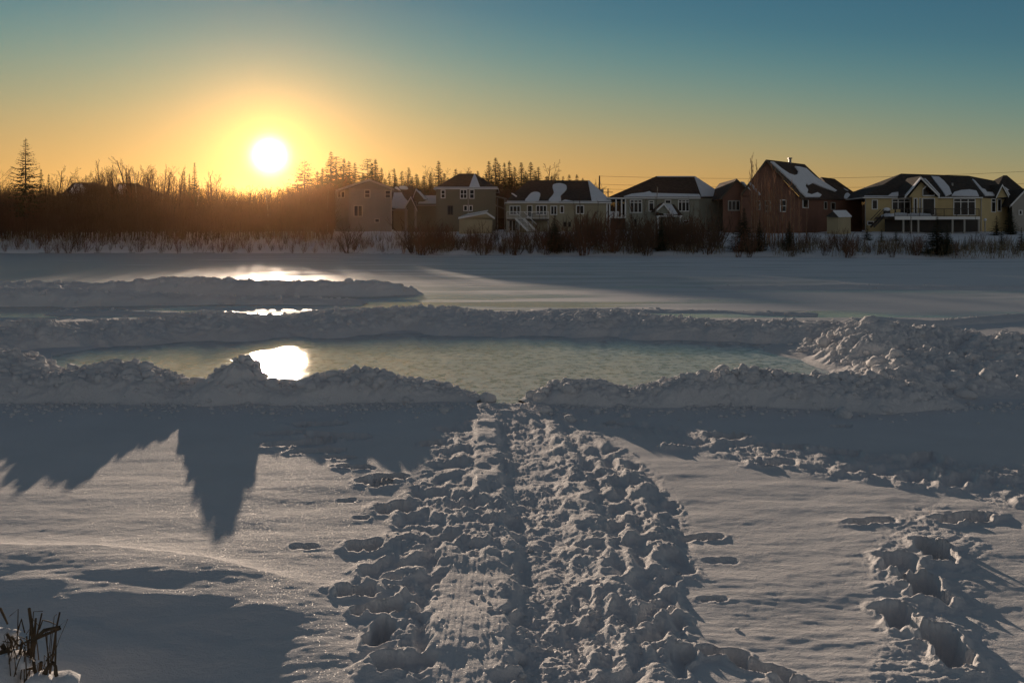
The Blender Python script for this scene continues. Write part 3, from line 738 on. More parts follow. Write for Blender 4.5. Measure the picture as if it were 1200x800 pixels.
def bare_tree(seed, H, style, mats=('bark', 'twig')):
    rg = random.Random(seed); tb, tk = Tubes(), Tubes()
    if style == 'broad':
        P = dict(wob=.10, up=.05, limb=1, depth=4, kids=[9, 6, 5, 3], first=[.25, .2, .15], spread=.75, len=[.52, .5, .5, .55], rk=.45, rmin=.014)
    elif style == 'slim':
        P = dict(wob=.05, up=.05, limb=0, depth=3, kids=[18, 6, 4], first=[.22, .15, .1], spread=.55, len=[.27, .5, .5], rk=.35, rmin=.014)
    elif style == 'poplar':
        P = dict(wob=.035, up=.09, limb=0, depth=3, kids=[22, 5, 3], first=[.12, .15, .1], spread=.40, len=[.22, .5, .5], rk=.42, rmin=.022)
    else:
        P = dict(wob=.04, up=.04, limb=0, depth=2, kids=[13, 4], first=[.3, .1], spread=.5, len=[.2, .5], rk=.35, rmin=.013)
    grow(tb, tk, Vector((0, 0, -.2)), Vector((0, 0, 1)), H, H * .0105 + .02, 0, rg, P)
    root = empty('bare_tree'); tk.build('trunk', M[mats[0]], root); tb.build('crown', M[mats[1]], root)
    root['h'] = max(v.z for v in tk.v + tb.v)
    return root
def shrub_proto(seed, H, n, mat='twig', spread=.45, name='bare_shrub'):
    rg = random.Random(seed); tb = Tubes(); P = dict(wob=.10, up=.05, limb=-1, depth=2, kids=[6, 4], first=[.2, .1], spread=.45, len=[.42, .5], rk=.5, rmin=.010)
    for i in range(n):
        a_ = rg.uniform(0, 6.28); s_ = abs(rg.gauss(0, spread))
        grow(tb, tb, Vector((math.cos(a_) * rg.random() * .35, math.sin(a_) * rg.random() * .35, -.1)), Vector((math.cos(a_) * s_, math.sin(a_) * s_, 1)).normalized(), H * rg.uniform(.55, 1), .022, 0, rg, P)
    o = tb.build(name, M[mat]); o['h'] = max(v.z for v in tb.v)
    return o
def spruce_proto(seed, H, R_, gap=.28, first=.10, dens=1.0, mat='needles', droop=.25, card=.20, power=.85, name='spruce_tree'):
    rg = random.Random(seed)
    tk = Tubes(); n = 10
    tk.seg_chain([Vector((rg.gauss(0, .02), rg.gauss(0, .02), -.2 + (H + .2) * i / n)) for i in range(n + 1)], [(.014 * H + .03) * (1 - .93 * i / n) for i in range(n + 1)], 6)
    V, Fc = [], []
    br = Tubes()
    z = H * first
    while z < H - .12:
        fr = (z / H - first) / (1 - first)
        Lm = R_ * (1 - fr) ** power * (1 if fr > .08 else .6 + 5 * fr)
        cs = card * (1 - .74 * fr)
        k = 7 if Lm > .8 else 5
        a0 = rg.random() * 6.28
        z_row = z
        for j in range(k):
            if rg.random() > dens: continue
            z = z_row + rg.uniform(-.5, .5) * gap * (1 - .45 * fr)
            a_ = a0 + 6.283 * j / k + rg.gauss(0, .18)
            L = Lm * rg.uniform(.72, 1.1) + .03
            dv = Vector((math.cos(a_), math.sin(a_), 0)); side = Vector((-math.sin(a_), math.cos(a_), 0))
            tip_up = .35 * (fr ** 1.5)
            pts = []
            for i in range(5):
                u = i / 4
                pts.append(Vector((0, 0, z)) + dv * L * u + Vector((0, 0, L * (-droop * math.sin(u * 2.4) + tip_up * u + .06 * u * u))))
            br.seg_chain(pts, [.022 * (1 - .8 * i / 4) * (.5 + L * .4) for i in range(5)], 3)
            m = max(3, int(L / (card * .36)))
            for i in range(m):
                u = (i + rg.random()) / m
                if u < .08 and L > .7: continue
                ii = min(3, int(u * 4)); c = pts[ii].lerp(pts[ii + 1], u * 4 - ii)
                for sd in (-1, 1):
                    w = cs * rg.uniform(.7, 1.3) * (1.25 - .6 * u)
                    d2 = (side * sd * rg.uniform(.5, 1) + dv * rg.uniform(.3, .9) + Vector((0, 0, rg.uniform(-.55, .12)))).normalized()
                    up = d2.cross(Vector((rg.gauss(0, .5), rg.gauss(0, .5), 1))).normalized()
                    b = len(V)
                    V.extend([c - up * w * .16, c + d2 * w * .55 - up * w * .26, c + d2 * w * 1.25, c + d2 * w * .5 + up * w * .26])
                    Fc.append((b, b + 1, b + 2, b + 3))
        z = z_row + gap * rg.uniform(.7, 1.3) * (1 - .45 * fr)
    b0 = len(V)
    V += br.v; Fc += [tuple(q + b0 for q in f) for f in br.f]
    root = empty(name); tk.build('trunk', M['bark'], root); mesh_obj('crown', V, Fc, M[mat], root)
    root['h'] = H
    return root
PROTOS = {}
used_proto = set()
def place(key, x, y, z, h=None, rz=None, label=None, cat=None, group=None, name=None, wide=1.0):
    src = PROTOS[key]
    if key not in used_proto: o = src; used_proto.add(key)
    else:
        o = src.copy(); COL.objects.link(o)
        for ch in list(src.children):
            c = ch.copy(); COL.objects.link(c); c.parent = o
    s_ = 1.0 if h is None else h / src['h']
    o.location = (x, y, z); o.scale = (s_ * wide, s_ * wide, s_); o.rotation_euler = (0, 0, vr.uniform(0, 6.28) if rz is None else rz)
    if name: o.name = name
    for k_ in ('label', 'category', 'group'):
        if k_ in o: del o[k_]
    tag(o, label, cat, group)
    return o
vr = random.Random(99)
for i in range(3): PROTOS['broad%d' % i] = bare_tree(300 + i, 10, 'broad')
for i in range(4): PROTOS['slim%d' % i] = bare_tree(320 + i, 10, 'slim', ('bark', 'twig_red' if i % 2 else 'twig'))
for i in range(3): PROTOS['pole%d' % i] = bare_tree(340 + i, 9, 'pole', ('birch' if i == 0 else 'bark', 'twig'))
for i in range(2): PROTOS['poplar%d' % i] = bare_tree(360 + i, 9, 'poplar', ('poplar_bark', 'twig_poplar'))
for i in range(4): PROTOS['shrub%d' % i] = shrub_proto(400 + i, 2.4, 13)
for i in range(2): PROTOS['redshrub%d' % i] = shrub_proto(410 + i, 2.4, 12, 'twig_red', .3)
PROTOS['tallspruce'] = spruce_proto(500, 12.6, 3.3, gap=.52, first=.22, dens=.93, card=.46, droop=.16, power=.8)
for i in range(4): PROTOS['spruce%d' % i] = spruce_proto(510 + i, 10, 2.7 + .25 * i, gap=.27, first=.06, card=.42, dens=.94, mat='needles', power=.95 + .08 * i)
for i in range(2): PROTOS['pine%d' % i] = spruce_proto(530 + i, 10, 3.0, gap=.5, first=.25, card=.62, dens=.88, mat='needles2', power=.62, droop=.1)
for i in range(3): PROTOS['fir%d' % i] = spruce_proto(540 + i, 3.2, 1.05, gap=.2, first=.03, card=.17, dens=.95, power=.9, name='young_fir')

def zone(px, table):
    for lim, name_ in table:
        if px < lim: return name_
    return table[-1][1]
WOODS = [(20, 'left of the tall lone spruce'), (60, 'around the tall lone spruce'), (130, 'before the first snowy roof'), (180, 'before the second snowy roof'),
         (235, 'around the thin spruce left of the sun'), (290, 'just left of the sun'), (345, 'directly below the sun'), (999, 'right of the sun')]
SHORE = [(505, 'below the small gabled house'), (535, 'left of the cream shed'), (585, 'below the dark olive house and cream shed'), (625, 'below the white deck stairs'), (665, 'around the dark spruce of the long house'), (712, 'below the right end of the long house'),
         (745, 'below the glazed porch of the grey house'), (800, 'below the entry roof of the grey house'), (846, 'below the right wing of the grey house'), (900, 'below the left gable of the brown house'), (960, 'below the main gable of the brown house'), (1012, 'below the little garden shed'),
         (1060, 'below the tan house stairs'), (1110, 'around the tan house conifer'), (1160, 'right of the tan house deck'), (9999, 'on the snow slope by the last house')]
SKYL = [(400, 'above the grey two-storey house'), (430, 'over the ridge of the grey two-storey house'), (465, 'right above the grey house eaves'), (500, 'above the small gabled house'), (545, 'left of the olive roof peak'), (575, 'right of the olive roof peak'), (595, 'above the small carport'),
        (615, 'over the left end of the long house'), (640, 'above the two round snow patches'), (9999, 'over the right half of the long house roof')]
SLOPE = [(60, 'below the tall lone spruce'), (150, 'left half of the slope'), (230, 'left of the sun'), (300, 'toward the sun'), (370, 'below the sun'), (9999, 'below the grey two-storey house')]
def from_px(px, pt, Y, pb=None):
    """tree at pixel column px with its tip at row pt, standing at distance Y"""
    x = (px - 600) / F * Y; z0 = tz(x, Y); return x, Y, z0 - .05, (CAM_H - (pt - HZ) / F * Y) - z0

# lone tall spruce at the left
x, y, z, h = from_px(30, 161, 111)
place('tallspruce', x, y, z, h, 0, 'tall lone spruce with layered open branches above the bare woods', 'tree')
# left woods: many bare trees
prof = [(-60, 232), (0, 200), (12, 214), (50, 212), (66, 196), (80, 215), (100, 207), (122, 184), (133, 192), (154, 186), (175, 191), (200, 194), (214, 200), (225, 212), (245, 200), (262, 208), (290, 212), (330, 213), (350, 211), (385, 212), (398, 214)]
def prof_y(px): return float(np.interp(px, [p[0] for p in prof], [p[1] for p in prof]))
# individually readable crowns against the sky
for px, pt, key in [(3, 194, 'broad0'), (100, 196, 'broad1'), (66, 193, 'slim0'), (121, 184, 'slim1'), (133, 190, 'slim2'), (153, 183, 'slim3'), (160, 195, 'broad2'), (178, 193, 'broad1'), (191, 190, 'slim0'), (207, 193, 'slim2'), (250, 197, 'slim1'), (258, 200, 'broad0'), (110, 200, 'broad2'), (86, 203, 'broad1'), (172, 190, 'slim1'), (199, 196, 'broad0'), (140, 196, 'broad1'), (20, 205, 'broad1')]:
    x, y, z, h = from_px(px, pt + vr.uniform(-2, 3), 114 + vr.uniform(0, 10))
    place(key, x, y, z, h, None, ('fine-twigged bare tree above the woods ' if 'slim' in key else 'spreading bare tree above the woods ') + zone(px, WOODS), 'tree', 'bare trees rising above the left woods', 'bare_tree')
keys = ['broad0', 'broad1', 'broad2', 'slim0', 'slim1', 'slim2', 'slim3', 'pole0', 'pole1', 'pole2']
n_w = 0
for i in range(175):
    px = -40 + 425 * (i + vr.random()) / 175
    Y = 112 + vr.random() ** 1.2 * 22
    pt = prof_y(px) + vr.uniform(3, 18)
    if 388 < px: continue
    x, y, z, h = from_px(px, pt, Y)
    place(vr.choice(keys), x, y, z, h, None, ('tall ' if h > 8.3 else 'shorter ') + ('front ' if Y < 121 else 'inner ') + 'tree of the dense bare woods ' + zone(px, WOODS), 'tree', 'bare trees of the left woods', 'bare_tree', wide=vr.uniform(.8, 1.1))
# small conifers of the left woods
for px, pt, lb in [(228, 190, 'thin dark spruce tip rising just left of the sun'), (48, 197, 'small dark spruce right beside the tall lone spruce'), (57, 203, 'second small spruce to the right of the tall lone spruce'),
                   (216, 200, 'short pointed fir beside the thin spruce left of the sun'), (222, 203, 'lowest fir tip between the thin spruce and the woods')]:
    x, y, z, h = from_px(px, pt, 125); place('spruce%d' % vr.randrange(3), x, y, z, h, None, lb, 'tree', None, 'spruce_tree', wide=.8)

# understory of the woods: nobody could count its stems
tb = Tubes()
for i in range(5200):
    px = vr.uniform(-60, 390); Y = 107 + vr.random() * 30
    x = (px - 600) / F * Y; z0 = tz(x, Y); h = vr.uniform(2.4, 6.9) * (1 + .35 * float(n2(np.array([x * .22]), np.array([.5]), 8)[0])); p = Vector((x, Y, z0 - .1)); d = Vector((vr.gauss(0, .12), vr.gauss(0, .1), 1)).normalized()
    pts = [p, p + d * h * .5, p + (d + Vector((vr.gauss(0, .08), 0, 0))) * h]
    tb.seg_chain(pts, [.045, .035, .015], 3)
    for k_ in range(7):
        a_ = vr.uniform(.2, .9); b = p + d * h * a_; s_ = Vector((vr.gauss(0, 1), vr.gauss(0, .8), .9)).normalized() * h * .28 * vr.uniform(.5, 1)
        tb.seg_chain([b, b + s_], [.024, .010], 3)
o = tb.build('brushwood', M['twig']); tag(o, kind='stuff')

# skyline evergreens behind the houses
sky_ev = [(357, 186, 300), (378, 196, 210), (388, 177, 215), (394, 183, 220), (403, 185, 215), (409, 188, 214), (416, 190, 212), (372, 200, 205), (425, 203, 200), (431, 186, 205), (436, 190, 200), (440, 186, 207), (447, 196, 200), (456, 202, 195), (462, 197, 196), (471, 200, 195),
          (479, 196, 200), (488, 203, 190), (496, 205, 190), (505, 202, 188), (514, 188, 185), (521, 203, 190), (534, 197, 190), (541, 206, 186), (548, 200, 190), (562, 207, 186), (570, 203, 180), (573, 188, 182), (581, 184, 184), (585, 191, 178), (591, 190, 186), (597, 188, 180), (603, 195, 178), (611, 190, 182), (616, 200, 176), (622, 189, 180), (627, 199, 178), (631, 195, 184),
          (640, 206, 176), (650, 208, 172), (660, 206, 174), (667, 204, 176), (676, 204, 178), (683, 208, 170), (560, 200, 200), (600, 203, 170), (525, 207, 180), (483, 206, 184), (464, 207, 182), (443, 206, 186), (410, 204, 190), (395, 200, 192)]
for i, (px, pt, Y) in enumerate(sky_ev):
    x, y, z, h = from_px(px, pt, Y)
    key = vr.choice(['spruce0', 'spruce1', 'spruce2', 'spruce3', 'spruce3']) if pt > 186 or i % 3 else 'pine%d' % (i % 2)
    if px == 357: lb, gr = 'faint spruce in the glare at the right edge of the sun', None
    elif px == 388: lb, gr = 'broad tallest conifer of the ridge right of the sun, above the grey house', None
    elif px == 514: lb, gr = 'round-topped conifer standing alone just left of the dark olive house roof', None
    else: lb, gr = ('high ' if pt < 191 else 'middling ' if pt < 200 else 'low ') + 'dark conifer ' + zone(px, SKYL), 'dark conifers behind the houses'
    place(key, x, y, z, h, None, lb, 'tree', gr, 'spruce_tree', wide=vr.uniform(1.15, 1.7))
for i in range(34):
    px = 372 + 320 * (i + vr.random()) / 34; pt = float(np.interp(px, [372, 430, 500, 560, 600, 640, 700], [203, 206, 208, 207, 202, 208, 214])) + vr.uniform(-3, 5)
    x, y, z, h = from_px(px, pt, vr.uniform(150, 185))
    place('spruce%d' % vr.randrange(4), x, y, z, h, None, 'full dark conifer filling the row ' + zone(px, SKYL), 'tree', 'dark conifers behind the houses', 'spruce_tree', wide=vr.uniform(1.2, 1.7))
# bare trees mixed in the skyline
for px, pt, Y in [(350, 205, 190), (366, 203, 180), (400, 205, 170), (450, 197, 180), (500, 194, 185), (528, 196, 180), (552, 195, 185), (556, 200, 180), (540, 198, 182), (478, 200, 178), (507, 199, 180)]:
    x, y, z, h = from_px(px, pt, Y); place(vr.choice(['broad0', 'broad1', 'slim1']), x, y, z, h, None, 'bare crown among the conifers ' + zone(px, SKYL), 'tree', 'bare trees in the skyline', 'bare_tree')
x, y, z, h = from_px(643, 187, 150); place('broad2', x, y, z, h, None, 'rounded bare tree crown above the roof of the long house with the white deck', 'tree', None, 'bare_tree')
tb = Tubes()
for i in range(6500):      # far brush closing the view under the skyline row
    px = vr.uniform(335, 1290); Y = vr.uniform(150, 178) if px < 700 else vr.uniform(146, 162)
    x = (px - 600) / F * Y; z0 = tz(x, Y); h = vr.uniform(3, 8.5) if px < 700 else vr.uniform(3.0, 5.8); p = Vector((x, Y, z0 - .1)); d = Vector((vr.gauss(0, .1), 0, 1)).normalized()
    tb.seg_chain([p, p + d * h], [.07, .02], 3)
    for k_ in range(8):
        a_ = vr.uniform(.2, .95); b = p + d * h * a_; s_ = Vector((vr.gauss(0, 1), vr.gauss(0, .6), .7)).normalized() * h * .25
        tb.seg_chain([b, b + s_], [.05, .015], 3)
tag(tb.build('far_brush', M['twig']), kind='stuff')

# shore shrubs in front of the houses, each its own
SH = [(px, None) for px in []]
def shrub_at(px, pt, pb, key, lb=None, gr='bare shrubs along the lake shore', wide=1.0, name='bare_shrub'):
    # foot at pixel row pb: solve for the distance where the terrain meets that row
    best = None
    for Y in np.arange(66, 118, .5):
        x = (px - 600) / F * Y; zz = tz(x, Y); row = HZ + (CAM_H - zz) / Y * F
        if best is None or abs(row - pb) < best[0]: best = (abs(row - pb), x, Y, zz)
    _, x, Y, zz = best
    h = (CAM_H - (pt - HZ) / F * Y) - zz
    return place(key, x, Y, zz - .05, max(.5, h), None, lb or (('tall ' if pt < 259 else 'middling ' if pt < 269 else 'low ') + ('reddish ' if 'red' in key else 'brown ') + ('shrub by the ice ' if pb > 293 else 'shrub midway up the bank ' if pb > 287 else 'shrub high on the bank ') + zone(px, SHORE)), 'shrub' if 'shrub' in key else 'tree', gr, name, wide=wide)
sk = ['shrub0', 'shrub1', 'shrub2', 'shrub3', 'shrub0', 'redshrub0', 'redshrub1']
# the dense tangle from the dark olive house to the brown house
for i in range(165):
    px = 470 + 380 * (i + vr.random()) / 165
    if 842 < px < 862: continue
    shrub_at(px, vr.uniform(244, 274) + (12 if px < 640 else 0), vr.uniform(281, 299), vr.choice(sk), wide=vr.uniform(.8, 1.1))
for i in range(84):
    px = 862 + 345 * (i + vr.random()) / 84
    shrub_at(px, vr.uniform(262, 282) + (0 if px < 1000 else 8), vr.uniform(285, 302), vr.choice(sk), wide=vr.uniform(.7, 1.0))
for px, pt, pb, w, lb in [(486, 252, 294, 1.5, 'large dark bare shrub at the left end of the shore tangle'), (500, 254, 295, 1.3, 'second large dark shrub, just left of the small cream shed'), (518, 262, 292, 1.0, 'leaning bare shrub before the snow-capped cream shed'),
                      (755, 248, 285, 1.6, 'wide dense bush before the left half of the hip-roofed grey house'), (790, 250, 287, 1.7, 'wide dense bush before the grey house entry roof'), (410, 258, 296, 1.5, 'round dark bush alone on the snowy slope below the grey gabled house')]:
    shrub_at(px, pt, pb, 'shrub%d' % vr.randrange(4), lb, None, w)
for i in range(80):
    px = -20 + 480 * (i + vr.random()) / 80; _k = i
    shrub_at(px, vr.uniform(266, 276) if i % 2 else vr.uniform(276, 285), vr.uniform(282, 288) if i % 2 else vr.uniform(290, 297), vr.choice(sk), ('upper ' if _k % 2 else 'lower ') + 'bare shrub on the snowy slope, ' + zone(px, SLOPE), 'low shrubs on the left snow slope', vr.uniform(.7, 1.2))
# slender bare trees in front of the brown gabled house and along the right shore
for px, pt, lb in [(881, 178, None), (886, 186, None), (893, 205, None), (899, 200, None), (908, 190, None), (917, 198, None), (930, 215, None), (945, 235, None), (869, 222, None), (905, 212, None), (889, 208, None), (926, 208, None), (896, 196, None), (902, 204, None), (912, 210, None), (922, 220, None), (936, 226, None), (884, 200, None)]:
    _k = [881, 886, 893, 899, 908, 917, 930, 945, 869, 905, 889, 926, 896, 902, 912, 922, 936, 884].index(px)
    shrub_at(px, pt, vr.uniform(282, 292), 'poplar%d' % vr.randrange(2), ['tallest slender poplar before the left slope of the brown house gable', 'second tall poplar, just right of the tallest one', 'poplar before the left part of the brown gable', 'thin poplar before the centre of the brown gable', 'tall poplar before the right half of the brown gable', 'poplar right of the gable centre on the brown house', 'short poplar before the white window of the brown house', 'shortest poplar at the right corner of the brown house', 'short poplar before the small left gable of the brown house', 'poplar before the middle windows of the brown house', 'leaning poplar close to the second tall poplar', 'slim poplar between the gable centre and the white window', 'poplar just left of the brown gable centre line', 'lower poplar directly before the brown gable centre line', 'lower poplar between two taller ones right of the gable centre', 'low poplar just left of the shortest pair', 'low poplar before the right roof edge of the brown gable', 'poplar crowding the second tall poplar at the valley of the brown roofs'][_k], 'slender bare poplars before the brown house', .75, 'bare_tree')
for px, pt, lb in [(767, 214, 'thin bare tree before the roof of the hip-roofed grey house'), (808, 228, 'thin bare tree at the right corner of the grey house'), (841, 222, 'thin pale bare tree between the grey house and the brown house'), (679, 226, 'thin bare tree before the right half of the long decked house'),
                   (1068, 240, 'bare sapling below the deck of the tan house'), (1143, 250, 'bare sapling under the right end of the tan house deck'), (699, 232, 'thin bare tree at the right end of the long decked house'), (826, 236, 'short bare tree against the shaded side of the grey house')]:
    shrub_at(px, pt, vr.uniform(285, 296), 'pole%d' % vr.randrange(3), lb, None, .8, 'bare_tree')
for i in range(14):
    px = 662 + 13.5 * i
    shrub_at(px, vr.uniform(232, 250), vr.uniform(284, 294), 'slim%d' % vr.randrange(4), 'slim bare tree amid shrubs ' + zone(px, SHORE), 'slim trees among the shore shrubs', .7, 'bare_tree')
# conifers in front of the houses
for px, pt, pb, key, w, lb in [(650, 251, 296, 'spruce1', 1.3, 'dark spruce standing before the deck of the long house'), (872, 243, 295, 'spruce2', 1.6, 'broad dark spruce before the left gable of the brown house'), (1098, 253, 298, 'spruce3', 1.9, 'broad dark conifer below the deck of the tan house'),
                               (1131, 276, 293, 'fir0', 1.1, 'young dark fir on open snow, left of the frosted fir'), (1174, 269, 293, 'fir1', 1.1, 'neat young fir alone on the right snow slope'), (1197, 265, 294, 'fir2', 1.0, 'young fir cut off by the right side of the view'),
                               (1086, 283, 297, 'fir1', 1.1, 'small fir beside the broad dark conifer'), (998, 277, 290, 'fir2', 1.2, 'small dark fir below the little garden shed'), (1016, 262, 281, 'fir0', 1.7, 'squat snowy juniper-like fir below the left corner of the tan house'), (1033, 268, 284, 'fir1', 1.6, 'low fir below the deck stairs of the tan house'),
                               (1050, 268, 283, 'fir2', 1.5, 'low fir just left of the deck posts of the tan house'), (1168, 252, 276, 'fir0', 1.5, 'dark fir at the right corner of the tan house'), (1184, 240, 275, 'spruce0', 1.2, 'dark spruce between the tan house and the last house'),
                               (775, 254, 294, 'spruce0', 1.2, 'dark spruce hidden in shrubs before the grey house'), (890, 256, 294, 'spruce1', 1.3, 'dark spruce just right of the broad one at the brown house'), (925, 258, 294, 'spruce0', 1.4, 'dark spruce before the small window of the brown house'), (1110, 262, 296, 'spruce2', 1.2, 'dark conifer leaning against the broad one below the tan house deck')]:
    shrub_at(px, pt, pb, key, lb, None, w, 'young_fir' if 'fir' in key else 'spruce_tree')['category'] = 'tree'
# dry reeds at the edge of the ice
tb = Tubes()
for i in range(9000):
    px = vr.choice([vr.uniform(462, 850), vr.uniform(462, 850), vr.uniform(870, 1210), vr.uniform(-20, 460)])
    t_ = 600 + (px - 600); Ys = float(yshore(np.array([(px - 600) / F * 88.0]), np.array([88.0]))[0])
    Y = Ys + vr.random() ** 1.2 * 11 + .4; x = (px - 600) / F * Y
    if fbm2(np.array([x * .25]), np.array([Y * .3]), 2, 9)[0] < -.12: continue
    h = vr.uniform(.4, 1.15) * (1.7 if px < 460 else 1.15); p = Vector((x, Y, tz(x, Y) - .05)); d = Vector((vr.gauss(0, .22), vr.gauss(0, .2), 1)).normalized()
    tb.seg_chain([p, p + d * h * .6, p + d * h + Vector((vr.gauss(0, .12), 0, -.05))], [.016, .013, .006], 3)
tag(tb.build('dry_reeds', M['reed']), kind='stuff')

# ================================================================== houses
M['siding_olive'] = simple('olive_siding', (0.20, 0.185, 0.135), 0.75, 0.10, 0.5, 0.2)
M['siding_grey'] = simple('grey_siding', (0.23, 0.23, 0.21), 0.75, 0.10, 0.5, 0.2)
M['siding_sage'] = simple('sage_siding', (0.31, 0.31, 0.25), 0.75, 0.10, 0.5, 0.2)
M['siding_beige'] = simple('beige_siding', (0.36, 0.32, 0.22), 0.75, 0.10, 0.5, 0.2)
M['siding_tan'] = simple('tan_siding', (0.56, 0.44, 0.23), 0.75, 0.10, 0.5, 0.2)
M['siding_brown'] = simple('red_brown_siding', (0.20, 0.105, 0.075), 0.75, 0.12, 0.5, 0.2)
M['siding_pale'] = simple('pale_siding', (0.36, 0.34, 0.30), 0.75, 0.10, 0.5, 0.2)
M['siding_cream'] = simple('cream_siding', (0.42, 0.35, 0.22), 0.75, 0.10, 0.5, 0.2)
M['shingle'] = simple('dark_shingles', (0.060, 0.055, 0.050), 0.85, 0.3, 2.5, 0.1)
M['shingle_brown'] = simple('brown_shingles', (0.075, 0.056, 0.045), 0.85, 0.3, 2.5, 0.1)
M['trim'] = simple('white_trim', (0.80, 0.79, 0.76), 0.5, 0.04, 1.0, 0.4)
M['trim_dim'] = simple('grey_trim', (0.40, 0.38, 0.34), 0.5, 0.06, 1.0, 0.4)
M['rail'] = simple('dark_railing', (0.05, 0.045, 0.04), 0.6, 0.1, 1.0, 0.3)
M['wood_dark'] = simple('weathered_deck_wood', (0.10, 0.085, 0.065), 0.8, 0.2, 2.0, 0.2)
M['wood_pole'] = simple('pole_wood', (0.10, 0.075, 0.055), 0.85, 0.2, 2.0, 0.2)
M['steel'] = simple('galvanised_steel', (0.35, 0.35, 0.34), 0.4, 0.1, 2.0, 0.5)
M['metal_pipe'] = simple('chimney_metal', (0.30, 0.29, 0.27), 0.6, 0.1, 2.0, 0.6)
t = MT('window_glass'); gl_ = t.pbr((0.010, 0.011, 0.012), 0.22, t.bump(t.noise(t.obj(), 0.7, 2), 0.15, 0.05), 0.2); M['glass'] = t.done(gl_)

class Geo:
    def __init__(s): s.v = []; s.f = []
    def poly(s, pts): b = len(s.v); s.v += [Vector(p) for p in pts]; s.f.append(tuple(range(b, b + len(pts))))
    def box8(s, P):
        b = len(s.v); s.v += [Vector(p) for p in P]
        for f in ((0, 3, 2, 1), (4, 5, 6, 7), (0, 1, 5, 4), (1, 2, 6, 5), (2, 3, 7, 6), (3, 0, 4, 7)): s.f.append(tuple(b + i for i in f))
    def box(s, x0, x1, y0, y1, z0, z1):
        s.box8([(x0, y0, z0), (x1, y0, z0), (x1, y1, z0), (x0, y1, z0), (x0, y0, z1), (x1, y0, z1), (x1, y1, z1), (x0, y1, z1)])
    def bar(s, a, b, w, h=None):
        h = h or w; a = Vector(a); b = Vector(b); d = (b - a).normalized()
        sx = d.cross(Vector((0, 0, 1)));
        if sx.length < 1e-3: sx = Vector((1, 0, 0))
        sx = sx.normalized() * w / 2; sy = sx.cross(d).normalized() * h / 2
        s.box8([a - sx - sy, a + sx - sy, a + sx + sy, a - sx + sy, b - sx - sy, b + sx - sy, b + sx + sy, b - sx + sy])
    def prism(s, pts, off):
        off = Vector(off); n = len(pts); b = len(s.v)
        s.v += [Vector(p) for p in pts] + [Vector(p) + off for p in pts]
        s.f.append(tuple(range(b, b + n))); s.f.append(tuple(range(b + 2 * n - 1, b + n - 1, -1)))
        for i in range(n): j = (i + 1) % n; s.f.append((b + j, b + i, b + n + i, b + n + j))
    def build(s, name, mat, parent=None):
        o = mesh_obj(name, s.v, s.f, mat, parent)
        bm = bmesh.new(); bm.from_mesh(o.data); bmesh.ops.recalc_face_normals(bm, faces=bm.faces[:]); bm.to_mesh(o.data); bm.free()
        return o

class Wall:
    """vertical wall line seen from pixel column a (at distance Ya) to column b (at distance Yb)"""
    def __init__(s, pa, Ya, pb, Yb):
        s.A = W(pa, HZ, Ya); s.B = W(pb, HZ, Yb); s.A.z = s.B.z = 0
        s.L = (s.B - s.A).length; s.u = (s.B - s.A).normalized()
        s.n = Vector((s.u.y, -s.u.x, 0))      # towards the lake
        if s.n.y > 0 and abs(s.u.x) > .3: s.n = -s.n
    def t(s, px):
        k = (px - 600) / F; d = s.u.x - k * s.u.y
        return (k * s.A.y - s.A.x) / d
    def Y(s, px): return s.A.y + s.u.y * s.t(px)
    def z(s, px, py): return CAM_H - (py - HZ) / F * s.Y(px)
    def P(s, t_, z, d): q = s.A + s.u * t_ + s.n * d; return Vector((q.x, q.y, z))
    def box(s, g, t0, t1, z0, z1, d0, d1):
        g.box8([s.P(t0, z0, d0), s.P(t1, z0, d0), s.P(t1, z0, d1), s.P(t0, z0, d1), s.P(t0, z1, d0), s.P(t1, z1, d0), s.P(t1, z1, d1), s.P(t0, z1, d1)])

def window(root, w, x0, x1, y0, y1, cols=1, transom=0.0, mat='trim', name='window', fr=.11, bars=None):
    t0, t1 = w.t(x0), w.t(x1); xm = (x0 + x1) / 2; za, zb = w.z(xm, y1), w.z(xm, y0)
    g = Geo(); e = .07
    w.box(g, t0, t1, za, za + fr, -.02, e); w.box(g, t0, t1, zb - fr, zb, -.02, e)
    w.box(g, t0, t0 + fr, za + fr, zb - fr, -.02, e); w.box(g, t1 - fr, t1, za + fr, zb - fr, -.02, e)
    for i in range(1, cols):
        tm = t0 + (t1 - t0) * i / cols; w.box(g, tm - .05, tm + .05, za + fr, zb - fr, -.02, e - .01)
    if transom:
        zt = zb - (zb - za) * transom; q = [t0 + fr] + [t0 + (t1 - t0) * i / cols for i in range(1, cols)] + [t1 - fr]
        for i in range(cols):
            w.box(g, q[i] + (.05 if i else 0), q[i + 1] - (.05 if i < cols - 1 else 0), zt - .045, zt + .045, -.02, e - .015)
    f = g.build(name, M[mat], root)
    g = Geo(); w.box(g, t0 + fr * .6, t1 - fr * .6, za + fr * .6, zb - fr * .6, .004, .022)
    g.build('pane', M['glass'], f)
    return f
def block(root, name, corners, z1, mat, z0=.6):
    """walls standing on the footprint given as (pixel column, distance)"""
    g = Geo(); P = [W(px, HZ, Y) for px, Y in corners]
    for p in P: p.z = z0
    g.prism(P, (0, 0, z1 - z0)); return g.build(name, M[mat], root)
def on_plane(px, py, pl):
    a, b, c = pl; n = (b - a).cross(c - a).normalized(); o = Vector((0, 0, CAM_H)); d = Vector(((px - 600) / F, 1, -(py - HZ) / F))
    return o + d * ((a - o).dot(n) / d.dot(n)), n
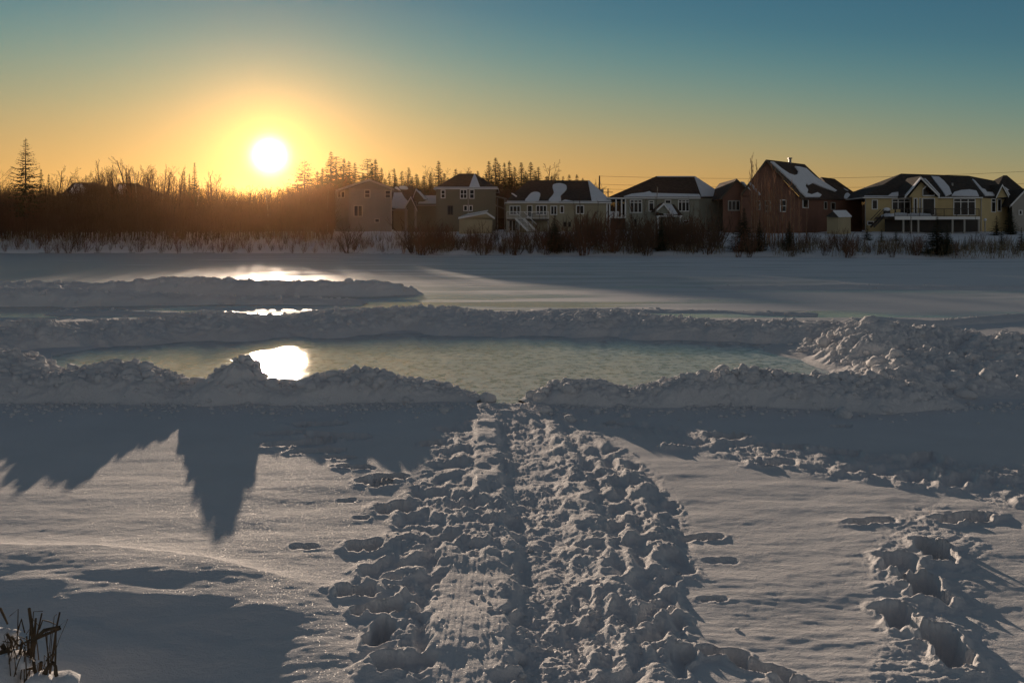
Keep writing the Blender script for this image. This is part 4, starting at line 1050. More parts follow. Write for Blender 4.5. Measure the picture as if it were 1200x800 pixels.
def smooth_poly(P, k=4):
    n = len(P); out = []
    for i in range(n):
        p0, p1, p2, p3 = (Vector(P[(i + j) % n]) for j in (-1, 0, 1, 2))
        for s_ in range(k):
            u = s_ / k
            out.append(tuple(0.5 * ((2 * p1) + (p2 - p0) * u + (2 * p0 - 5 * p1 + 4 * p2 - p3) * u * u + (3 * p1 - p0 - 3 * p2 + p3) * u ** 3)))
    return out
def snow_patch(root, pl, poly, thick=.10, smooth=True, lift=.01, name='roof_snow'):
    if smooth: poly = smooth_poly(poly)
    pts = []
    for px, py in poly:
        q, n = on_plane(px, py, pl); pts.append(q)
    if n.z < 0: n = -n
    g = Geo(); g.prism([p + n * lift for p in pts], n * thick)
    return g.build(name, M['roof_snow'], root)
def roof_solid(root, verts, faces, under, mat='shingle', fascia=.16, name='roof', trim='trim'):
    """verts: roof points; faces: sloping faces; under: loop of eave vertex indices (closed below)"""
    g = Geo(); g.v = [Vector(v) for v in verts]; g.f = [tuple(f) for f in faces]; g.f.append(tuple(under))
    r = g.build(name, M[mat], root)
    g = Geo()
    n = len(under); c = sum((Vector(verts[i]) for i in under), Vector()) / n
    for i in range(n):
        a, b = Vector(verts[under[i]]), Vector(verts[under[(i + 1) % n]])
        ia, ib = a.lerp(c, .012), b.lerp(c, .012)
        dz = Vector((0, 0, -fascia)); lo = Vector((0, 0, -.004))
        g.box8([a + dz, b + dz, ib + dz, ia + dz, a + lo, b + lo, ib + lo, ia + lo])
    g.build('fascia', M[trim], r)
    return r
def hip_roof(root, ex0, ex1, ey, rx0, rx1, ry, Yf, depth, mat='shingle', ov=.4, eyr=None, ryr=None, trim='trim', name='roof'):
    """front eaves from column ex0 to ex1 at row ey; ridge rx0..rx1 at row ry, half way back"""
    Ym = Yf + depth / 2; Yr = Yf + depth
    a = W(ex0, ey, Yf - ov); b = W(ex1, ey if eyr is None else eyr, Yf - ov); b.z = a.z
    r0 = W(rx0, ry, Ym); r1 = W(rx1, ry if ryr is None else ryr, Ym)
    c = Vector((b.x, Yr, a.z)); d = Vector((a.x, Yr, a.z))
    V_ = [a, b, c, d, r0, r1]
    r = roof_solid(root, V_, [(0, 1, 5, 4), (1, 2, 5), (2, 3, 4, 5), (3, 0, 4)], [0, 1, 2, 3], mat, trim=trim, name=name)
    return dict(front=(a, b, r1), right=(b, c, r1), left=(d, a, r0), obj=r, ze=a.z, V=V_)
def gable(root, L, Pk, Rr, Yf, Yb, mat='shingle', wall=None, rise_back=0.0, thick=.16, barge='trim', shift=0.0, name='roof', inset=.35):
    """front-facing gable roof: left eave, peak, right eave as pixels at distance Yf, running back to Yb"""
    a, p, b = W(*L, Yf), W(*Pk, Yf), W(*Rr, Yf); off = Vector((shift, Yb - Yf, rise_back))
    g = Geo(); t_ = Vector((0, 0, thick))
    g.prism([a, p, b, b + t_, p + t_ * 1.15, a + t_], off)
    r = g.build(name, M[mat], root)
    g = Geo(); f_ = Vector((0, -.06, 0)); e = Vector((0, 0, -.14))
    g.prism([a + e, p + e, b + e, b + t_ * .8, p + t_ * .95, a + t_ * .8], f_)
    # push just clear of the roof's end
    for i in range(len(g.v)): g.v[i] = g.v[i] + Vector((0, -.003, 0))
    g.build('bargeboard', M[barge], r)
    if wall:
        g = Geo(); k = Vector((0, inset, 0)); dz = Vector((0, 0, -.02))
        g.prism([a + k + dz, b + k + dz, p + k + dz], Vector((0, .2, 0))); g.build('gable_wall', M[wall], root)
    return dict(left=(a + t_, p + t_ * 1.15, a + t_ + off), right=(p + t_ * 1.15, b + t_, b + t_ + off), obj=r)
def railing(root, a, b, h=.95, mat='rail', n=None, post=.07, name='railing', bal=.03):
    a, b = Vector(a), Vector(b); L = (b - a).length; g = Geo(); up = Vector((0, 0, h))
    g.bar(a + up, b + up, .07); g.bar(a + Vector((0, 0, .1)), b + Vector((0, 0, .1)), .05)
    n = n or int(L / .16)
    for i in range(n + 1):
        p = a.lerp(b, i / n); w_ = post if i % 10 == 0 or i == n else bal
        g.bar(p, p + up * .99, w_)
    return g.build(name, M[mat], root)

# ---- grey two-storey house right of the sun glare
h = empty('house', (W(428, 270, 118).x, 118, 2.6)); tag(h, 'grey two-storey house with a low gable roof, nearest the sun', 'house')
ze = W(409, 222, 118).z
block(h, 'wall', [(393, 122), (409, 118), (459, 118), (459, 127), (393, 127)], ze, 'siding_grey')
g = Geo(); a, p, b = W(408, 221.5, 117.97), W(433, 212.5, 117.97), W(460, 221.5, 117.97)
g.prism([a, b, p], (0, 9, 0)); g.build('gable_wall', M['siding_grey'], h)
gable(h, (393, 223.5), (433, 211), (462, 222), 117.5, 127.4, 'shingle', None, barge='trim_dim')
w = Wall(409, 117.9, 459, 117.9)
for q in ((427, 434, 222.5, 232), (451, 458, 223, 232.5)): window(h, w, *q, 1, .5, 'trim_dim')
window(h, w, 414.5, 425, 240.5, 254, 2, 0, 'trim_dim'); window(h, w, 439, 445, 256, 261, 1, 0, 'trim_dim')
w2 = Wall(393, 122, 409, 118)
window(h, w2, 396, 399.5, 224, 232, 1, 0, 'trim_dim'); window(h, w2, 400.5, 404, 224, 232, 1, 0, 'trim_dim')
g = Geo(); w.box(g, w.t(458.2), w.t(459.2), .8, ze, .01, .16); g.build('downspout', M['trim_dim'], h)

# ---- small gabled house with snowy roofs
h = empty('house', (W(480, 262, 126).x, 126, 2.7)); tag(h, 'small house with two white-edged gables and snowy roofs, left of the olive house', 'house')
block(h, 'wall', [(461, 128), (484, 128), (484, 138), (461, 138)], W(470, 246, 128).z, 'siding_beige')
block(h, 'wall', [(478, 124), (511, 124), (511, 127.9), (478, 127.9)], W(490, 240, 124).z, 'siding_olive')
r = hip_roof(h, 459, 487, 245.5, 462, 484, 218, 128, 9, trim='trim_dim')
snow_patch(h, r['front'], [(460, 244), (461, 230), (463, 220), (468, 222), (474, 232), (482, 243)], .12)
snow_patch(h, r['front'], [(468, 219), (476, 219), (478, 222), (470, 222)], .1)
gg = gable(h, (480, 243), (487.5, 222), (500, 234), 124.0, 130, 'shingle', 'siding_olive'); snow_patch(h, gg['right'], [(488, 223.0), (492, 225), (500, 233.5), (497, 234)], .08, False)
gg = gable(h, (474, 244), (481.5, 231), (489, 247), 122.5, 127, 'shingle', 'siding_olive')
hr = hip_roof(h, 488, 513, 240, 496, 513, 229, 124, 6, trim='trim_dim'); snow_patch(h, hr['front'], [(496, 230), (512, 230), (512, 239), (490, 239)], .12, False)
g = Geo(); c = W(481.5, 244, 123.0)
for dx in (-.7, .7): g.box(c.x + dx - .12, c.x + dx + .12, 122.6, 122.9, 1, c.z + .1)
g.build('porch_posts', M['trim_dim'], h)
window(h, Wall(478, 123.95, 511, 123.95), 484, 488, 236, 240, 1, 0, 'trim_dim')

# ---- dark olive two-storey house
h = empty('house', (W(546, 270, 118).x, 118, 2.6)); tag(h, 'dark olive two-storey house with a peaked patch of snow on its roof', 'house')
ze = W(520, 221, 118).z
block(h, 'wall', [(511, 118), (581, 118), (581, 127.5), (511, 127.5)], ze, 'siding_olive')
r = hip_roof(h, 508, 584, 220.5, 538, 557, 203.5, 118, 9.5, mat='shingle')
snow_patch(h, r['front'], [(556, 204.2), (558.5, 209), (562.5, 219.7), (550, 219.7), (553, 211)], .12, False)
snow_patch(h, r['front'], [(509, 220.2), (583, 220.2), (583, 219.6), (509, 219.6)], .05, False)
w = Wall(511, 117.97, 581, 117.97)
window(h, w, 516.5, 522, 222.5, 232.5, 1, .5); window(h, w, 539, 547.5, 222, 233, 2, .5); window(h, w, 550, 556, 222, 233, 1, .5)
window(h, w, 543, 548, 240.5, 247.5, 1); window(h, w, 549.5, 554, 240.5, 247.5, 1)
window(h, w, 524.5, 531, 241, 252, 2, 0, 'rail')
g = Geo(); w.box(g, w.t(548.3), w.t(549.1), .8, ze - .1, .01, .13); g.build('downspout', M['trim_dim'], h)
# ---- cream shed
h = empty('garden_shed', (W(558, 271, 111).x, 111, 2.2)); tag(h, 'low cream garden shed with snow on its roof in front of the dark olive house', 'shed')
block(h, 'wall', [(538, 111), (577, 111), (577, 114.5), (538, 114.5)], W(550, 255.5, 111).z, 'siding_cream')
g = Geo(); a, b, p = W(538, 255, 111), W(579, 256, 111), W(570, 249.5, 111); z_ = W(558, 256, 111)
g.prism([a + Vector((0, 0, -.1)), b + Vector((0, 0, -.1)), p], (0, 3.5, 0)); g.build('gable_wall', M['siding_cream'], h)
gg = gable(h, (537, 255.5), (570, 249.3), (580, 256), 110.7, 114.8, 'shingle', None)
snow_patch(h, gg['left'], [(540, 254.2), (569, 248.3), (572, 247.2), (548, 251.5)], .1, False)
# ---- open carport between
h = empty('carport', (W(588, 268, 121).x, 121, 2.6)); tag(h, 'small open carport with shingled lean-to roofs between the olive house and the long house', 'carport')
g = Geo()
for yy, x0, x1, y0, y1 in ((121, 581, 594, 229.5, 232.5), (120, 581, 593.5, 240, 245)):
    a, b, c, d = W(x0, y0, yy), W(x1, y1, yy), W(x1, y1, yy + 4), W(x0, y0, yy + 4)
    g.prism([a, b, c, d], (0, 0, -.18))
g.build('roof', M['trim_dim'], h)
g = Geo()
for px in (583, 591.5): c = W(px, 262, 120.2); g.box(c.x - .08, c.x + .08, 120.1, 120.3, 1, W(px, 231, 121).z - .25)
g.build('post', M['trim_dim'], h)
g = Geo(); g.prism([W(582, 256, 124), W(593, 256, 124), W(593, 234, 124), W(582, 231, 124)], (0, .15, 0)); g.build('back_wall', M['siding_olive'], h)

# ---- long bungalow with the white deck
h = empty('house', (W(652, 270, 116).x, 116, 2.6)); tag(h, 'long beige house with white deck stairs and two round snow patches on its roof', 'house')
ze = W(620, 237.5, 116).z
block(h, 'wall', [(593, 116), (712, 116), (712, 127.5), (593, 127.5)], ze, 'siding_beige')
r = hip_roof(h, 591, 717, 237, 619, 689, 211.5, 116, 12)
snow_patch(h, r['front'], [(616, 236.5), (618, 232), (623, 227), (629, 226), (633, 228), (632.5, 231.5), (629.5, 236.5)], .16)
snow_patch(h, r['front'], [(643, 236.5), (647.5, 230), (649, 226), (647.5, 219), (650.5, 216.5), (657, 216), (663, 218), (664, 222), (661, 226), (657, 230), (656.5, 236.5)], .16)
snow_patch(h, r['front'], [(658, 236.7), (662, 234.8), (672, 236.7)], .12, False)
snow_patch(h, r['front'], [(599, 227), (601, 227), (606, 230.5), (604.5, 231)], .08, False)
snow_patch(h, r['front'], [(594, 236.7), (700, 236.7), (700, 236.0), (594, 236.0)], .05, False)
a, b, c = r['V'][1], r['V'][2], r['V'][5]
# its right half has lost the view of shingles: snow over the hip
g = Geo(); n_ = (b - a).cross(c - a).normalized(); n_ = n_ if n_.z > 0 else -n_
q = [a.lerp(c, .03).lerp(b, .02), b.lerp(c, .03), c.lerp(a, .01)]
g.prism([v + n_ * .01 for v in q], n_ * .12); g.build('roof_snow', M['roof_snow'], h)
snow_patch(h, r['front'], [(689, 212), (716.5, 236.4), (693.5, 236.4)], .12, False)
w = Wall(593, 115.97, 712, 115.97)
window(h, w, 597, 610, 241, 252, 3, 0); window(h, w, 617.5, 624, 240.5, 255, 1, .0, name='door'); window(h, w, 628, 641, 240.5, 252, 3, 0)
window(h, w, 645, 653, 241, 252, 2); window(h, w, 656, 661, 241, 250, 1); window(h, w, 675, 684.5, 240.5, 251, 2)
window(h, w, 596, 609, 257.5, 271.5, 3, 0, name='patio_door'); window(h, w, 660, 664, 260, 266, 1, 0, 'rail'); window(h, w, 666, 669, 260, 266, 1, 0, 'rail'); window(h, w, 681, 684, 258, 268, 1, 0, 'trim_dim')
a = W(594, 256.5, 113.2); b = W(643, 256.5, 113.2)
dk = Geo(); dk.box(a.x, b.x, 113.2, 115.9, a.z - .22, a.z); dk = dk.build('deck', M['wood_dark'], h)
g = Geo()
for px in (594.5, 607, 624, 642.5): c = W(px, 270, 113.4); g.box(c.x - .09, c.x + .09, 113.3, 113.5, .8, a.z - .23)
g.build('posts', M['trim_dim'], dk)
railing(dk, (a.x, 113.25, a.z + .005), (b.x, 113.25, a.z + .005), .95, 'trim')
c0, c1 = W(604, 256, 112.9), W(619, 271, 112.0)
g = Geo(); 
for dx in (0, 1.1):
    g.bar(c0 + Vector((dx, 0, 0)), c1 + Vector((dx, 0, 0)), .10, .25); g.bar(c0 + Vector((dx, 0, .9)), c1 + Vector((dx, 0, .9)), .07)
for i in range(9):
    p = c0.lerp(c1, (i + .5) / 9); g.box(p.x, p.x + 1.1, p.y - .14, p.y + .14, p.z - .03, p.z + .02)
    g.bar(p + Vector((0, 0, .1)), p + Vector((0, 0, .88)), .035)
g.build('stairs', M['trim'], dk)
g = Geo(); w.box(g, w.t(710.5), w.t(712), .8, ze, .01, .12); g.build('corner_board', M['trim'], h)
fu = empty('patio_set', W(628, 255.6, 114.5)); fu.location.z = a.z; tag(fu, 'snowy dark patio table and chairs on the white deck of the long house', 'patio furniture')
c = fu.location
g = Geo(); g.box(c.x - .6, c.x + .6, 114.2, 114.9, c.z + .68, c.z + .74); g.build('tabletop', M['rail'], fu)
for dx in (-.5, .5):
    for dy in (114.28, 114.82): g = Geo(); g.box(c.x + dx - .03, c.x + dx + .03, dy - .03, dy + .03, c.z + .01, c.z + .675); g.build('leg', M['rail'], fu)
for dx in (-1.1, 1.15):
    ch = empty('patio_chair', (c.x + dx, 114.5, a.z)); tag(ch, 'dark patio chair %s the table on the white deck' % ('left of' if dx < 0 else 'right of'), 'chair', 'patio chairs on the white deck')
    g = Geo(); g.box(c.x + dx - .22, c.x + dx + .22, 114.3, 114.7, a.z + .40, a.z + .45); g.build('seat', M['rail'], ch)
    g = Geo(); s_ = -1 if dx < 0 else 1; g.box(c.x + dx + s_ * .20 - .03, c.x + dx + s_ * .20 + .03, 114.3, 114.7, a.z + .455, a.z + .95); g.build('backrest', M['rail'], ch)
    for lx_ in (-.18, .18):
        for ly_ in (114.33, 114.67): g = Geo(); g.box(c.x + dx + lx_ - .02, c.x + dx + lx_ + .02, ly_ - .02, ly_ + .02, a.z + .01, a.z + .395); g.build('leg', M['rail'], ch)

# ---- grey hip-roofed house
h = empty('house', (W(780, 270, 116).x, 116, 2.6)); tag(h, 'grey hip-roofed house with white windows and a small snowy entry roof', 'house')
ze = W(760, 232, 116).z
block(h, 'wall', [(733, 116), (819, 116), (849, 119), (849, 128), (733, 128)], ze, 'siding_sage')
r = hip_roof(h, 712, 821, 231.5, 769, 813, 206.5, 116, 12, mat='shingle_brown')
# the right hip runs out over the wing
a, b, c = r['V'][1], W(852, 231.5, 121), r['V'][5]; b.z = a.z
g = Geo(); g.prism([a, b, c], (0, .3, -.05)); g.build('roof', M['shingle_brown'], h)
pl = (a, b, c)
snow_patch(h, pl, [(813.5, 207.2), (850, 230.9), (822, 230.9)], .14, False)
snow_patch(h, r['front'], [(731, 231), (740, 228), (755, 226.5), (761, 225), (764, 227), (780, 227.5), (800, 228), (819, 228.5), (821, 231)], .12, False)
snow_patch(h, r['front'], [(770, 206.9), (813, 206.9), (813, 207.5), (770, 207.5)], .06, False)
w = Wall(714, 115.97, 819, 115.97)
window(h, w, 738, 752.5, 234, 249.5, 3, .22); window(h, w, 760, 766.5, 235, 248, 1, .22); window(h, w, 779, 786.5, 234, 239, 1); window(h, w, 794.5, 808, 234, 248, 3, .2)
window(h, w, 800, 808, 258, 262, 1, 0); window(h, w, 743, 746, 257, 266, 1, 0, 'rail')
# glazed porch at the left
g = Geo(); z0p, z1p = W(714, 254, 116).z, ze
for px in (714.5, 722, 728.5, 733): w.box(g, w.t(px) - .09, w.t(px) + .09, .9 if px < 716 else z0p, z1p, -.2, .05)
w.box(g, w.t(714.5), w.t(733), z0p - .2, z0p, -.15, .04); w.box(g, w.t(714.5), w.t(733), z1p - .18, z1p - .02, -.14, .03)
g.build('porch_frame', M['trim'], h)
g = Geo(); w.box(g, w.t(714), w.t(733), z0p - .35, z0p - .21, -3.5, -.16); g.build('porch_floor', M['wood_dark'], h)
window(h, Wall(728, 118.5, 734, 118.5), 728.5, 732.5, 238, 253, 1, 0, name='door')
g = Geo(); w.box(g, w.t(715), w.t(726), z0p + .01, z0p + .75, -1.4, -.5); fo = g.build('porch_snow', M['roof_snow'], h)
# entry roof
gg = gable(h, (768, 248), (778, 239), (788, 252), 112.6, 115.9, 'shingle_brown', 'siding_sage')
hr = hip_roof(h, 772, 800, 252.5, 774, 790, 239.5, 113.2, 5, mat='shingle_brown')
snow_patch(h, hr['front'], [(774, 240), (787, 240.5), (794, 251.5), (778, 252)], .12, False)
for px in (771, 797):
    g = Geo(); c = W(px, 260, 113.1); g.box(c.x - .09, c.x + .09, 113.0, 113.2, .8, W(px, 253, 113.1).z); g.build('post', M['trim'], h)

# ---- brown gabled house
h = empty('house', (W(915, 270, 112).x, 112, 2.6)); tag(h, 'large reddish brown house with a steep gable and a mostly snow-covered roof', 'house')
zl, zm = W(860, 233, 113).z, W(900, 230.5, 112).z
block(h, 'wall', [(847, 113), (886, 113), (886, 124), (847, 124)], zl, 'siding_brown')
block(h, 'wall', [(868, 112), (940, 112), (985, 121), (985, 132), (868, 130)], zm, 'siding_brown')
block(h, 'wall', [(983, 120.4), (1010, 125), (1010, 136), (983, 136)], W(1000, 235, 124).z, 'siding_brown')
gg = gable(h, (844, 233.5), (863.5, 211), (886, 233.5), 112.6, 122, 'shingle_brown', 'siding_brown', barge='wood_dark')
snow_patch(h, gg['right'], [(867.5, 213.5), (871, 214), (886.5, 231.5), (880, 231.0)], .12, False)
snow_patch(h, gg['right'], [(877, 214.5), (880, 215), (891, 228.5), (889.5, 229.5)], .10, False)
# main roof: front gable facing the lake with the ridge running back to the right
A = W(868, 228, 111.6); Pk = W(898, 187, 111.6); B = W(941, 232.5, 111.4)
Rk = W(943, 192.5, 126); Br = W(986, 233, 120.6)
Al = Vector((A.x + 6, A.y + 15, A.z))
g = Geo(); tk_ = Vector((0, .0, .2))
g.v = [A, Pk, B, Rk, Br, Al, A - tk_, Pk - tk_ * 1.3, B - tk_, Rk - tk_, Br - tk_, Al - tk_]
g.f = [(1, 2, 4, 3), (0, 1, 3, 5), (7, 9, 10, 8), (6, 11, 9, 7), (0, 6, 7, 1), (1, 7, 8, 2), (2, 8, 10, 4), (4, 10, 9, 3), (3, 9, 11, 5), (5, 11, 6, 0)]
rr = g.build('roof', M['shingle_brown'], h)
g = Geo(); g.prism([A + Vector((.05, .35, -.12)), B + Vector((0, .55, -.12)), Pk + Vector((0, .4, -.13))], (0, .25, 0)); g.build('gable_wall', M['siding_brown'], h)
g = Geo(); g.bar(A + Vector((0, -.06, -.1)), Pk + Vector((0, -.06, -.12)), .08, .26); g.bar(Pk + Vector((0, -.06, -.12)), B + Vector((0, -.06, -.1)), .08, .26); g.build('bargeboard', M['wood_dark'], rr)
pl = (Pk, B, Br)
snow_patch(h, pl, [(902, 190), (906, 190.5), (915, 198), (924, 204), (930, 206), (934, 205), (935, 201), (931, 195.5), (936, 196), (944, 198), (955, 208), (968, 216), (980, 224), (978, 225), (966, 221), (952, 215), (947, 217.5), (944, 215), (943, 219),
                    (946, 223), (945, 227), (950, 228.5), (957, 226), (962, 229), (960, 231.5), (944, 231.5), (938, 226), (930, 216), (918, 205)], .16, False)
g = Geo()
# rear wing roof, lower and to the right
A2, B2, C2, D2 = W(962, 207.5, 128), W(978, 209.5, 128), W(1014, 234.5, 124.6), W(984, 233.8, 119.9)
E2 = W(960, 232, 128.5)
g.v = [A2, B2, C2, D2, A2 + Vector((0, 9, -3)), B2 + Vector((0, 9, -3)), C2 + Vector((0, 9, 0)), D2 + Vector((0, 9, 0))]
g.f = [(0, 3, 2, 1), (4, 5, 6, 7), (0, 1, 5, 4), (1, 2, 6, 5), (2, 3, 7, 6), (3, 0, 4, 7)]
g.build('roof', M['shingle_brown'], h)
pl2 = (A2, C2, D2)
snow_patch(h, pl2, [(989, 232), (990, 228), (993, 226.5), (996, 229), (997.5, 233), (992, 233.5)], .1); snow_patch(h, pl2, [(984, 216), (990, 220), (994, 224), (991, 223), (986, 219)], .06, False)
snow_patch(h, pl2, [(975, 231), (977, 230.5), (979, 232.5), (976, 233)], .06, False); snow_patch(h, pl2, [(1002, 230.5), (1004, 230), (1006, 232.5), (1003, 232.5)], .05, False)
ch = W(925.5, 191, 120); g = Geo(); g.box(ch.x - .17, ch.x + .17, 119.8, 120.15, ch.z - .6, ch.z + .55); c_ = g.build('chimney', M['metal_pipe'], h)
g = Geo(); g.box(ch.x - .26, ch.x + .26, 119.7, 120.25, ch.z + .56, ch.z + .72); g.build('cap', M['metal_pipe'], c_)
w = Wall(868, 111.95, 940, 111.95)
window(h, w, 914, 921.5, 234, 248.5, 1, .5); window(h, w, 896, 903, 235, 248, 1, .5, 'trim_dim'); window(h, w, 886, 891, 235, 246, 1, .5, 'trim_dim')
window(h, Wall(847, 112.95, 868, 112.95), 853, 867, 235, 247, 3, 0, 'trim_dim')
w = Wall(940, 111.95, 985, 120.95)
window(h, w, 929.5 + 11, 947, 233.5, 244, 1, .0); window(h, w, 965.5, 969, 236, 245.5, 1, 0, 'trim_dim'); window(h, w, 973.5, 978.5, 237, 246, 1, 0, 'trim_dim')
# ---- little garden shed
h = empty('garden_shed', (W(983, 269, 109).x, 109, 2.2)); tag(h, 'little garden shed with a snowy gable roof beside the brown house', 'shed')
block(h, 'wall', [(969, 109), (982, 108), (997, 110.5), (985, 112), (969, 112)], W(980, 254, 109).z, 'siding_cream')
a, p, b = W(967, 254, 108.2), W(976, 247.5, 108.2), W(983, 254.8, 107.8); off = W(998, 254.5, 110.6) - b
g = Geo(); g.prism([a, p, b], off); rf = g.build('roof', M['shingle'], h)
g = Geo(); n_ = Vector((.3, -.2, .9)).normalized(); g.prism([q + n_ * .01 for q in (p, b, b + off, p + off)], n_ * .12); g.build('roof_snow', M['roof_snow'], h)

# ---- tan house with the deck
h = empty('house', (W(1095, 270, 116).x, 116, 2.6)); tag(h, 'tan house with a big glazed centre gable and a raised snowy deck', 'house')
ze = W(1050, 231.5, 116).z
block(h, 'wall', [(1013.5, 116), (1150, 116), (1181, 121), (1181, 130), (1013.5, 128)], ze, 'siding_tan')
r = hip_roof(h, 1011, 1152, 231, 1056, 1135, 203.5, 116, 12, ryr=206)
a, b, c = r['V'][1], W(1184, 231, 121), r['V'][5]; b.z = a.z; d_ = W(1166, 212, 124)
g = Geo(); g.prism([a, b, d_, c], (0, .35, -.08)); g.build('roof', M['shingle'], h); plr = (a, b, c)
fr_ = r['front']
snow_patch(h, fr_, [(1041, 230), (1045, 227), (1055, 225.5), (1058, 222), (1063, 218.5), (1067, 219), (1066, 224), (1063, 230.5)], .14, False)
snow_patch(h, fr_, [(1058, 206), (1061, 205.6), (1063, 207.4), (1060, 207.8)], .07, False)
snow_patch(h, fr_, [(1091, 207.5), (1100, 208), (1106, 213), (1112, 220), (1115, 228), (1108, 230.5), (1104, 224), (1098, 216)], .15, False)
snow_patch(h, fr_, [(1115, 230), (1118, 226), (1126, 223.8), (1136, 223), (1144, 224.5), (1147, 230.5)], .14, False)
snow_patch(h, plr, [(1139, 210.5), (1141.5, 212), (1150, 221.5), (1156, 223.5), (1155, 216), (1153, 214.5), (1160, 214.5), (1165, 221), (1167, 228), (1165, 230), (1154, 230)], .14, False)
snow_patch(h, fr_, [(1013, 230.6), (1060, 230.6), (1060, 229.8), (1013, 229.8)], .06, False)
w = Wall(1013.5, 115.97, 1150, 115.97)
window(h, w, 1021.5, 1028.5, 234, 245.5, 1, 0); window(h, w, 1045, 1067, 233, 251.5, 3, .2); window(h, w, 1117, 1143, 232.5, 252.5, 3, .2); window(h, w, 1016, 1024, 259, 264, 1, 0)
gg = gable(h, (1060, 231.5), (1079, 208.5), (1101, 230.5), 113.6, 117.5, 'shingle', None, thick=.2)
snow_patch(h, gg['right'], [(1080, 209.5), (1084, 210), (1101, 228.5), (1099, 229.8)], .12, False); snow_patch(h, gg['left'], [(1078, 209.3), (1080, 209.3), (1063, 229.5), (1061, 229.5)], .12, False)
block(h, 'wall', [(1069, 114.4), (1099, 114.4), (1099, 116.1), (1069, 116.1)], W(1080, 231, 114.4).z, 'siding_tan')
wg = Wall(1065, 114.37, 1100, 114.37)
g = Geo(); a, b, p1, p2 = W(1065, 231, 114.5), W(1098, 231, 114.5), W(1081, 211.5, 114.5), W(1085, 213, 114.5)
g.prism([a, b, p1], (0, .25, 0)); g.build('gable_wall', M['siding_tan'], h)
window(h, wg, 1080.5, 1095.5, 232, 252.5, 1, 0); window(h, wg, 1070.5, 1075, 232, 252, 1, .0); window(h, wg, 1077, 1079.2, 232, 252, 1, 0, fr=.05)
g = Geo(); q = [W(x_, y_, 114.43) for x_, y_ in ((1081, 229.5), (1094.5, 229.5), (1094.5, 224), (1086.5, 217.2), (1081, 222))]
g.prism(q, (0, -.04, 0)); gp = g.build('pane', M['glass'], h)
g = Geo()
for i in range(5): a, b = q[i], q[(i + 1) % 5]; g.bar(a + Vector((0, -.06, 0)), b + Vector((0, -.06, 0)), .08, .16)
g.build('window_frame', M['trim'], h)
w2 = Wall(1150, 115.97, 1181, 120.97); window(h, w2, 1161.5, 1166.5, 232.5, 249, 1, .25); window(h, w2, 1168.5, 1173, 233, 248, 1, 0)
gg = gable(h, (1167, 232), (1174.5, 217), (1182, 230.5), 118.0, 122, 'shingle', 'siding_tan'); snow_patch(h, gg['right'], [(1175.5, 219), (1178, 220), (1183, 229), (1181.5, 229.5)], .1, False)
for px in (1150,):
    g = Geo(); w.box(g, w.t(1149.2), w.t(1150), .8, ze, .01, .1); g.build('corner_board', M['trim_dim'], h)
g = Geo(); w.box(g, w.t(1013.5), w.t(1014.4), .8, ze, .01, .1); g.build('corner_board', M['trim_dim'], h)
a = W(1036, 254, 111.5); b = W(1148, 254, 111.5); a2 = W(1048, 254, 110.6); b2 = W(1096, 254, 110.6)
dkg = Geo(); dkg.box(a.x, b.x, 111.5, 114.3, a.z - .25, a.z); dkg.box(a2.x, b2.x, 110.4, 111.49, a.z - .25, a.z); dk = dkg.build('deck', M['wood_dark'], h)
g = Geo(); g.box(a2.x - .05, b2.x + .05, 110.3, 110.39, a.z - .42, a.z + .03); g.box(b2.x + .06, b.x, 111.4, 111.49, a.z - .35, a.z + .02); g.build('deck_edge', M['trim'], dk)
sn = np.random.RandomState(8); nx_, ny_ = 60, 10
X_, Y_ = np.meshgrid(np.linspace(a.x + .3, b2.x - .2, nx_), np.linspace(110.5, 113.8, ny_)); e_ = np.minimum(1, np.minimum(np.minimum(X_ - X_.min(), X_.max() - X_), np.minimum(Y_ - 110.5, 113.8 - Y_)) / .3)
Z_ = a.z + .01 + e_ * (.25 + .5 * bil2(X_ * .7, Y_ * .7, 3, 5)); o = np_mesh('deck_snow', np.stack([X_, Y_, Z_], -1).reshape(-1, 3), grid_faces(ny_, nx_), M['roof_snow'], dk)
railing(dk, (a2.x, 110.45, a.z + .04), (b2.x, 110.45, a.z + .04), 1.0, 'rail', bal=.02); railing(dk, (b2.x, 111.55, a.z + .04), (b.x - .05, 111.55, a.z + .04), 1.0, 'rail', bal=.02)
for px in (1058.5, 1067.5, 1076, 1116, 1130, 1147):
    c = W(px, 262, 111.0 if px < 1090 else 111.7); g = Geo(); g.box(c.x - .1, c.x + .1, c.y - .1, c.y + .1, .8, a.z - .26); g.build('post', M['trim_dim'], dk)
g = Geo(); c = W(1037, 256, 113.9); d = W(1148, 256, 113.9); g.box(c.x, d.x, 113.9, 114.0, .9, a.z - .27); g.build('lattice', M['rail'], dk)
g = Geo(); s0, s1 = W(1036, 253.5, 112), W(1024, 266, 110.8)
for dy in (0, 1.0): g.bar(s0 + Vector((0, dy, 0)), s1 + Vector((0, dy, 0)), .08, .25); g.bar(s0 + Vector((0, dy, .95)), s1 + Vector((0, dy, .95)), .06)
for i in range(8): p = s0.lerp(s1, (i + .5) / 8); g.box(p.x - .14, p.x + .14, p.y, p.y + 1.0, p.z, p.z + .05); g.bar(p, p + Vector((0, 0, .95)), .03)
g.build('stairs', M['rail'], dk)
v_ = W(1116, 222, 119); g = Geo(); g.box(v_.x - .1, v_.x + .1, 118.9, 119.1, v_.z - 1.3, v_.z + .9); g.build('vent_pipe', M['metal_pipe'], h)
